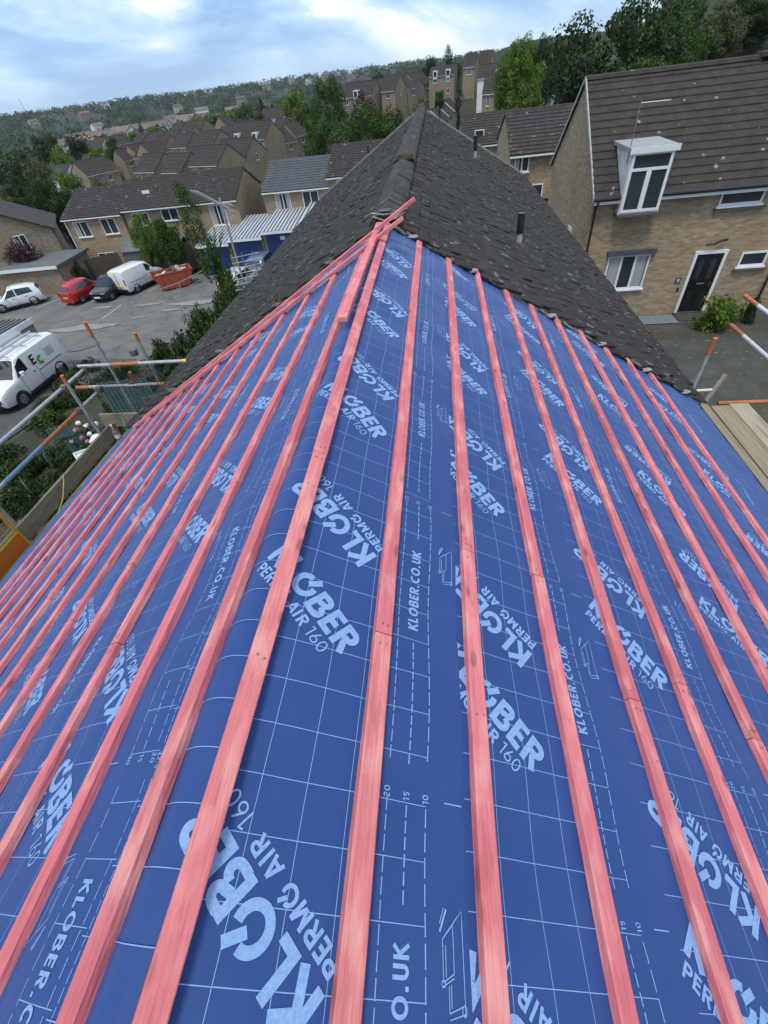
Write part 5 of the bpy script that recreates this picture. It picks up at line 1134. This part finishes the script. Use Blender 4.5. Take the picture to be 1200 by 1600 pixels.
# fences and railing
FEN = mat('weathered_brown_fence', (.115, .085, .060, 1), (.07, .052, .040, 1), scale=3, stretch=(7, 7, .5), rough=.95, bump=.3); FENG = mat('weathered_grey_fence', (.13, .13, .125, 1), (.09, .088, .082, 1), scale=3, stretch=(7, 7, .5), rough=.95, bump=.3)
def fence(A, B, z, H, m_, label):
    a, b = at_z(*A, z), at_z(*B, z); d = b-a; d.z = 0; Lf = d.length; th = math.atan2(d.y, d.x); f = thing('board_fence', label, 'fence', (a.x, a.y, gh(a.x, a.y)), th)
    bm_ = MB(); n = int(Lf/.15); rg = random.Random(4)
    for k in range(n):
        x = k*.15; wx = a.x+math.cos(th)*x; wy = a.y+math.sin(th)*x; zz = gh(wx, wy)-f.location.z; bm_.box((x, -.012+.012*(k % 2), zz-.1), (x+.143, .008+.012*(k % 2), zz+H+rg.uniform(-.03, .03)))
    bm_.build('boards', m_, f)
    for k in range(int(Lf/2.4)+1):
        x = min(k*2.4, Lf); wx = a.x+math.cos(th)*x; wy = a.y+math.sin(th)*x; zz = gh(wx, wy)-f.location.z; MB().box((x-.05, .03, zz-.2), (x+.05, .13, zz+H+.06)).build('post', m_, f)
    return f
fence((70, 452), (200, 424), -10.7, 1.8, FEN, 'weathered brown board fence behind the red and black cars')
fence((200, 422), (300, 402), -10.8, 1.8, FENG, 'weathered grey board fence behind the orange skip')
sh = thing('garden_shed', 'grey felt-roofed shed behind the fence, in front of the near terrace', 'shed', (-26.5, 39.6, -10.8)); MB().box((0, 0, 0), (5.2, 2.2, 2.1)).build('wall', FENG, sh); m = MB(); m.prism([(-.1, 2.05), (1.1, 2.55), (2.3, 2.05), (2.3, 2.12), (1.1, 2.64), (-.1, 2.12)], -.1, 5.3); m.build('roof', FELT, sh)
RAILM = mat('galvanised_rail', (.26, .27, .27, 1), (.34, .35, .35, 1), rough=.6, metal=.3)
rl = thing('railing', 'grey metal pedestrian railing between the skip and the brambles', 'railing', (0, 0, 0)); pts = [at_z(*q, -10.0) for q in ((256, 462), (283, 452), (312, 436), (328, 425))]; rl.location = (pts[0].x, pts[0].y, gh(pts[0].x, pts[0].y))
m = MB(); o_ = Vector(rl.location); pp = [Vector((p_.x, p_.y, gh(p_.x, p_.y)))-o_ for p_ in pts]
for h_ in (1.0, .5): m.tube([p_+Vector((0, 0, h_)) for p_ in pp], .025, 8)
m.build('rail', RAILM, rl)
for p_ in pp: MB().tube([p_, p_+Vector((0, 0, 1.0))], .025, 8).build('post', RAILM, rl)
# ------------------------------------------------------------------ aerials beside the old roof
GALV = mat('galvanised_tube', (.30, .33, .345, 1), (.42, .45, .46, 1), scale=14, rough=.45, metal=.35, extra=spots((.14, .12, .10, 1), 6, .62, .7, .5))
am = thing('aerial_mast', 'tall grey mast carrying a long comb aerial and a grid aerial beside the eaves', 'aerial', (-4.05, 9.6, -3.3))
MB().tube([(0, 0, -.5), (.03, 0, 1.92)], .022, 8).build('pole', GALV, am)
def yagi(name, p, q, nel, el, gx=None, refl=True, up=Vector((0, 0, 1))):
    p, q = Vector(p), Vector(q); d = (q-p).normalized(); s = d.cross(up).normalized(); m = MB(); m.tube([p, q], .011, 6)
    for i in range(nel): c = p+(q-p)*(i/(nel-1)); m.tube([c-s*el/2+up*.012, c+s*el/2+up*.012], .0045, 4)
    if refl:
        for k in (-1, 0, 1):
            for j in range(5): c = q+up*(.10*k)+d*(.03*j); m.tube([c-s*el*.6, c+s*el*.6], .0028, 4)
    return m.build(name, mat('dull_aluminium', (.36, .38, .39, 1), (.25, .26, .27, 1)), am)
t1 = at_y(303, 299, 9.2)-Vector(am.location); t2 = at_y(356, 327, 9.75)-Vector(am.location)
yagi('comb_aerial', t1, t2, 22, .22)
g1 = at_y(385, 425, 9.6)-Vector(am.location)
m = MB()
for k in range(7): m.tube([(g1.x-.30+.02*k, -.12, g1.z-.30+.1*k), (g1.x+.30, .14, g1.z-.30+.1*k)], .008, 5)
for k in range(3): m.tube([(g1.x-.22+.2*k, -.1+.08*k, g1.z-.34), (g1.x-.18+.2*k, -.1+.08*k, g1.z+.36)], .008, 5)
m.build('grid_aerial', GALV, am)
yagi('lower_aerial', (g1.x-.05, -.30, g1.z-.42), (g1.x+.06, .35, g1.z-.05), 12, .30, refl=False)
# ------------------------------------------------------------------ scaffolding
ORT = mat('orange_tube_paint', (.50, .15, .045, 1), (.34, .11, .05, 1), scale=16, rough=.6, extra=spots((.20, .17, .14, 1), 9, .60, .68, .5))
BLT = mat('blue_tube_paint', (.10, .22, .36, 1), (.16, .27, .36, 1), scale=16, rough=.6); YEL = mat('yellow_cap', (.65, .50, .06, 1), rough=.5)
WEATH = mat('weathered_scaffold_board', (.30, .25, .175, 1), (.20, .165, .115, 1), scale=5, stretch=(7, .5, 7), rough=.9, bump=.35, bscale=20, extra=spots((.10, .085, .06, 1), 2.5, .58, .68, .6), lo=.3, hi=.7)
TOEB = mat('stained_toe_board', (.26, .235, .19, 1), (.20, .175, .13, 1), scale=4, stretch=(6, .6, 6), rough=.95, bump=.4, bscale=25, extra=lambda t, c, v, p: spots((.07, .055, .035, 1), 9, .58, .64, .75)(t, spots((.26, .15, .05, 1), 3, .56, .66, .7)(t, c, v, p), v, p))
def stube(name, segs, label, cat='scaffold tube', group='scaffold tubes', r=.0245):
    """segs: list of (p, q, material); the first is the thing's own length, others are painted lengths"""
    p0 = Vector(segs[0][0]); th = thing(name, label, cat, p0, 0, group)
    for p, q, m_ in segs: MB().tube([Vector(p)-p0, Vector(q)-p0], r if m_ == GALV else r+.0008, 12).build('tube', m_, th, smooth=False)
    return th
def vtube(x, y, zt, zb, label, top=None, cap=.22): segs = [((x, y, zb), (x, y, zt-cap), GALV), ((x, y, zt-cap), (x+.005, y, zt), ORT)]; return stube('scaffold_standard', segs, label)
vtube(-5.0, 5.92, -2.12, -9.2, 'upright scaffold tube with orange top, tallest at the netting'); vtube(-4.42, 6.04, -2.36, -9.2, 'upright scaffold tube with orange top nearest the old roof', cap=.12)
vtube(-4.5, 5.63, -2.76, -9.2, 'short orange-topped upright inside the netting', cap=.16); vtube(-4.96, 4.98, -2.44, -9.2, 'upright with worn pinkish top where the two long rails are clamped', cap=.1); vtube(-5.0, 3.15, -2.0, -9.2, 'upright tube at the lower left beside the yellow gate')
vtube(-5.0, .4, -2.0, -9.2, 'upright tube near the viewer on the left scaffold')
stube('guard_rail', [((-5.06, -2.5, -2.62), (-5.06, 5.52, -2.62), GALV)], 'long grey top guard rail along the left scaffold')
stube('guard_rail', [((-5.06, -2.5, -2.98), (-5.06, 3.45, -2.98), GALV), ((-5.06, 3.45, -2.98), (-5.06, 4.15, -2.98), BLT), ((-5.06, 4.15, -2.98), (-5.06, 4.95, -2.98), ORT), ((-5.06, 4.95, -2.98), (-5.06, 5.5, -2.98), GALV)], 'lower guard rail on the left scaffold, painted blue then orange')
stube('guard_rail', [((-5.12, 5.5, -2.57), (-4.62, 5.5, -2.57), GALV), ((-4.62, 5.5, -2.57), (-4.18, 5.5, -2.57), ORT), ((-4.18, 5.5, -2.57), (-3.52, 5.5, -2.57), GALV), ((-3.52, 5.5, -2.57), (-3.46, 5.5, -2.57), YEL)], 'end guard rail over the netting with yellow end cap')
stube('guard_rail', [((-5.42, 5.56, -2.93), (-5.2, 5.56, -2.93), ORT), ((-5.2, 5.56, -2.93), (-4.1, 5.56, -2.93), GALV), ((-4.1, 5.56, -2.93), (-3.95, 5.56, -2.93), ORT)], 'second end rail across the middle of the netting')
CLAMP = mat('rusty_clamp', (.13, .10, .085, 1), (.20, .15, .12, 1), scale=40, rough=.7, metal=.4)
for i, (c, lab) in enumerate([((-5.03, 4.98, -2.62), 'clamp joining top rail to the worn upright'), ((-5.03, 4.98, -2.98), 'clamp joining lower rail to the worn upright'), ((-5.03, 5.5, -2.6), 'clamp at the corner of the top rails'), ((-4.44, 5.85, -2.57), 'clamp where the end rail meets the far upright'), ((-4.5, 5.58, -2.93), 'clamp on the short orange-topped upright'), ((-5.03, 5.5, -2.95), 'clamp at the corner of the lower rails')]):
    k = thing('tube_clamp', lab, 'clamp', c, 0, 'scaffold clamps'); MB().box((-.045, -.035, -.04), (.045, .035, .04)).build('coupler', CLAMP, k); MB().tube([(.02, -.06, .0), (.02, .06, 0)], .010, 6).build('bolt', CLAMP, k)
# netting
m = MB(); rg = random.Random(2)
def sag(x, z): return 5.53+.03*nz(x*3, z*3)
for k in range(27):
    x = -5.0+k*.042; m.tube([(x+.01*nz(k, j*.5), sag(x, -2.6-j*.1), -2.58-j*.1) for j in range(11)], .0032, 4, cap=False)
for k in range(22):
    z = -2.6-k*.047; m.tube([(-5.0+j*.12, sag(-5+j*.12, z)+.002, z+.008*nz(j, k*.7)) for j in range(10)], .0032, 4, cap=False)
nt_ = m.build('safety_net', mat('black_net_cord', (.012, .012, .012, 1), rough=.7), fix=False); tag(nt_, 'black safety netting hung between the end rails of the left scaffold', 'netting')
tb = MB().box((-.019, 0, 0), (.019, 7.75, .225)).build('toe_board', TOEB); tb.location = (-4.95, -2.5, -3.6); tag(tb, 'long lichen-stained toe board along the left scaffold edge', 'scaffold board', 'toe boards')
tb = MB().box((0, -.019, 0), (.80, .019, .225)).build('toe_board', TOEB); tb.location = (-5.30, 5.52, -3.60); tag(tb, 'short toe board closing the far end of the left scaffold', 'scaffold board', 'toe boards')
bw = MB().box((-.04, 0, -.02), (.04, .03, .19)).build('toe_board_end', ORT); bw.location = (-4.95, 5.26, -3.58); tag(bw, 'orange-painted end of the long toe board beside the bottles', 'board end')
bw = MB().box((-.03, -.03, -.05), (.03, .03, .24)).build('toe_board_end', ORT); bw.location = (-4.98, 3.20, -3.62); tag(bw, 'orange-painted joint on the toe board near the yellow gate', 'board end')
for k in range(4):
    b = MB().box((-.11, 0, 0), (.11, 7.9, .038)).build('scaffold_board', WEATH); b.location = (-4.81+.228*k, -2.5, -3.66); bevel(b, .006)
    tag(b, ['outermost walkway board of the left scaffold, against the toe board', 'second walkway board of the left scaffold', 'third walkway board of the left scaffold', 'innermost walkway board of the left scaffold, under the membrane edge'][k], 'scaffold board', 'left walkway boards')
# bottles
BOT = mat('clear_plastic', (.62, .68, .68, 1), rough=.1); p_ = BOT.node_tree.nodes['Principled BSDF']; p_.inputs['Transmission Weight'].default_value = .75
for i, (x, y, rx, lab) in enumerate([(-4.84, 5.12, 0, 'clear plastic bottle standing at the end of the walkway'), (-4.74, 5.28, 0, 'larger clear bottle with green label behind the other'), (-4.80, 4.96, 1.45, 'crumpled clear bottle lying on the walkway boards')]):
    b = thing('plastic_bottle', lab, 'bottle', (x, y, -3.62+(.04 if rx else 0)), .6, 'drinks bottles'); b.rotation_euler = (rx, 0, .8*i)
    MB().lathe((0, 0, 0), [(.001, 0), (.040, .004), (.043, .03), (.041, .09), (.043, .15), (.040, .19), (.016, .25), (.0145, .28), (.001, .281)], 14).build('bottle_body', BOT, b, smooth=True)
    MB().lathe((0, 0, .28), [(.016, 0), (.016, .02), (.001, .021)], 10).build('cap', mat('green_cap', (.03, .3, .08, 1)) if i == 1 else WHITE, b)
    if i < 2: MB().lathe((0, 0, .08), [(.0438, 0), (.0438, .06)], 14).build('label', mat('green_label', (.10, .35, .16, 1)) if i else WHITE, b)
# yellow gate with orange kick panel
gt = thing('loading_gate', 'yellow framed gate with orange kick panel at the left edge of the scaffold', 'gate', (-4.93, 3.06, -3.68)); YM = mat('chipped_yellow_paint', (.62, .36, .03, 1), (.5, .28, .03, 1), scale=12, rough=.5)
m = MB(); m.tube([(0, 0, -.02), (0, 0, 1.05)], .02, 8); m.tube([(0, -1.4, -.02), (0, -1.4, 1.05)], .02, 8); [m.tube([(0, 0, z), (0, -1.4, z)], .02, 8) for z in (0, .27, .65, 1.05)]; m.build('frame', YM, gt)
MB().box((-.012, -1.38, .02), (.012, -.02, .25)).build('kick_panel', mat('orange_sheet_panel', (.60, .17, .012, 1), (.50, .13, .012, 1), scale=2, rough=.45), gt)
m = MB(); [m.tube([(0, -.1*k, .27), (0, -.1*k, 1.05)], .004, 4) for k in range(1, 14)]; [m.tube([(0, 0, .27+.1*k), (0, -1.4, .27+.1*k)], .004, 4) for k in range(1, 8)]; m.build('mesh_infill', YM, gt)
m = MB(); m.tube([(-5.2, 4.12, -4.0), (-4.99, 4.08, -3.40), (-4.95, 4.05, -3.365), (-4.90, 3.95, -3.40), (-4.86, 3.75, -3.52), (-4.83, 3.5, -3.60), (-4.80, 3.2, -3.605), (-4.72, 2.8, -3.605), (-4.76, 2.3, -3.605), (-4.6, 1.2, -3.605)], .008, 8)
tag(m.build('garden_hose', mat('yellow_green_hose', (.35, .40, .08, 1), rough=.5), smooth=True), 'thin yellow-green hose hanging over the stained toe board', 'hose')
m = MB(); m.box((-.35, -.25, 0), (.35, .25, .04)); m.box((-.35, -.25, .04), (-.31, .25, .12)); m.box((.31, -.25, .04), (.35, .25, .12)); m.box((-.31, .21, .04), (.31, .25, .12)); tr_ = m.build('white_tray', WHITE); p = at_y(137, 712, 7.6); tr_.location = p; tr_.rotation_euler = (.1, .1, .8); tr_.scale = (.7, .7, .7); tag(tr_, 'white plastic tray lying among the hydrangeas below the scaffold', 'tray')
p = at_y(150, 686, 7.6); o = lump((0, 0, 0), (.14, .14, .09), WHITE, 'white_bowl', 2); o.location = p; tag(o, 'small white upturned bowl beside the tray', 'bowl')
TEAL = mat('faded_teal_fence_paint', (.06, .14, .13, 1), (.04, .09, .09, 1), scale=4, rough=.8)
for i, (a, b, Y, h_) in enumerate([((70, 672), (96, 655), 9.8, .35), ((100, 690), (112, 675), 9.4, .45), ((70, 715), (84, 728), 9.0, .35), ((150, 600), (215, 575), 9.6, .9), ((40, 760), (55, 775), 8.6, .3)]):
    p, q = at_y(*a, Y), at_y(*b, Y+.2); f = thing('trellis_panel', 'faded teal fence panel in the garden, '+['under the long rails', 'beside the hydrangeas', 'half buried in shrubs', 'behind the netting', 'at the lower left'][i], 'fence', p, math.atan2(q.y-p.y, q.x-p.x), 'teal fence panels'); w = max(.5, (q-p).length)
    for k in range(int(w/.11)+1): MB().box((k*.11, -.01, -h_), (k*.11+.09, .01, .02*(k % 2))).build('slat', TEAL, f) if k < 14 else None
    MB().box((0, .011, -h_*.5), (w, .03, -h_*.5+.06)).build('rail', TEAL, f)
# right-hand scaffold
DECKR = mat('pale_scaffold_board', (.40, .33, .235, 1), (.28, .235, .165, 1), scale=4, stretch=(7, .45, 7), rough=.85, bump=.3, bscale=20, extra=spots((.13, .11, .085, 1), 3.2, .60, .68, .6), lo=.3, hi=.7)
for k in range(4):
    b = MB().box((-.11, 0, 0), (.11, 7.6+.04*(k % 2), .038)).build('scaffold_board', DECKR if k in (0, 3) else WEATH); b.location = (3.04+.232*k, -2.5, -3.36-.004*(k % 2)+(.02 if k == 0 else 0)); bevel(b, .006)
    tag(b, ['pale walkway board of the right scaffold, against the membrane', 'grey weathered second walkway board of the right scaffold', 'grey third walkway board of the right scaffold', 'pale outer walkway board of the right scaffold'][k], 'scaffold board', 'right walkway boards')
WGT = mat('bright_galvanised_tube', (.55, .57, .60, 1), (.68, .70, .72, 1), scale=14, rough=.4, metal=.2)
for z, lab in ((-2.63, 'bright top guard rail with orange end at the right edge'), (-3.03, 'bright lower guard rail with orange end at the right edge')):
    stube('guard_rail', [((4.2, -2, z), (4.2, 6.35, z), WGT), ((4.2, 6.35, z), (4.2, 6.72, z), ORT)], lab)
vtube(3.16, 5.22, -2.50, -7.7, 'upright scaffold tube with orange top beside the right eaves', cap=.20); vtube(4.13, 5.0, -2.9, -7.7, 'grey upright at the outer corner of the right walkway', cap=.05)
stube('transom_tube', [((3.6, 5.3, -3.42), (5.2, 5.3, -3.42), ORT)], 'short orange-red tube under the end of the right walkway')
ld = thing('ladder', 'old wooden ladder top with white rung at the end of the right walkway', 'ladder', (3.2, 5.35, -3.6))
LW = mat('old_ladder_wood', (.24, .22, .17, 1), (.15, .14, .10, 1), scale=9, stretch=(4, 4, .8), rough=.9); o_ = Vector(ld.location)
for a, b in (((1089, 590), (1066, 628)), ((1134, 586), (1098, 634))):
    p, q = at_y(*a, 5.45)-o_, at_y(*b, 5.25)-o_; d = (q-p).normalized(); MB().bar(p, q+d*3.4, .045, .07).build('stile', LW, ld)
p, q = at_y(1080, 611, 5.34)-o_, at_y(1112, 609, 5.34)-o_; MB().tube([p, q], .017, 8).build('rung', WGT, ld)
d = Vector((0, -.05, -.27)); [MB().tube([p+d*k, q+d*k], .015, 8).build('rung', LW, ld) for k in range(1, 5)]
# gravel strip and slab by the right house
m = drape('gravel_strip', [(7.6, 17.15), (10.0-.2, 17.15), (9.8, 17.9), (7.6, 17.9)], .06, mat('blue_slate_gravel', (.10, .12, .15, 1), (.22, .24, .26, 1), scale=30, rough=.8, bump=.8, bscale=60))
st_ = MB().box((8.9, 17.2, -7.62), (10.2, 17.95, -7.5)).build('doorstep', PAVE); st_['kind'] = 'structure'
rk = lump((11.9, 16.3, -7.5), (.35, .22, .15), mat('garden_rock', (.2, .19, .17, 1), (.12, .11, .10, 1), scale=6, bump=.5), 'garden_rock', 4); tag(rk, 'grey rock beside the bush near the front door', 'rock')
# ------------------------------------------------------------------ haze
hz_m = bpy.data.materials.new('haze_air'); hz_m.use_nodes = True; t = hz_m.node_tree; t.nodes.clear(); v = N(t, 'ShaderNodeVolumePrincipled'); v.inputs['Density'].default_value = .00006; v.inputs['Color'].default_value = (.80, .88, .97, 1); v.inputs['Anisotropy'].default_value = 0
o_ = N(t, 'ShaderNodeOutputMaterial'); L(t, v.outputs[0], o_.inputs['Volume'])
zs = [v_[2] for v_ in m_g]
hb_ = MB().box((-3700, -600, min(zs)-1), (3700, 4800, 60)).build('haze', hz_m); hb_['kind'] = 'stuff'; hb_['label'] = 'thin pale haze over the valley'
hb_.visible_shadow = True
S.cycles.volume_bounces = 0; S.cycles.volume_step_rate = 5
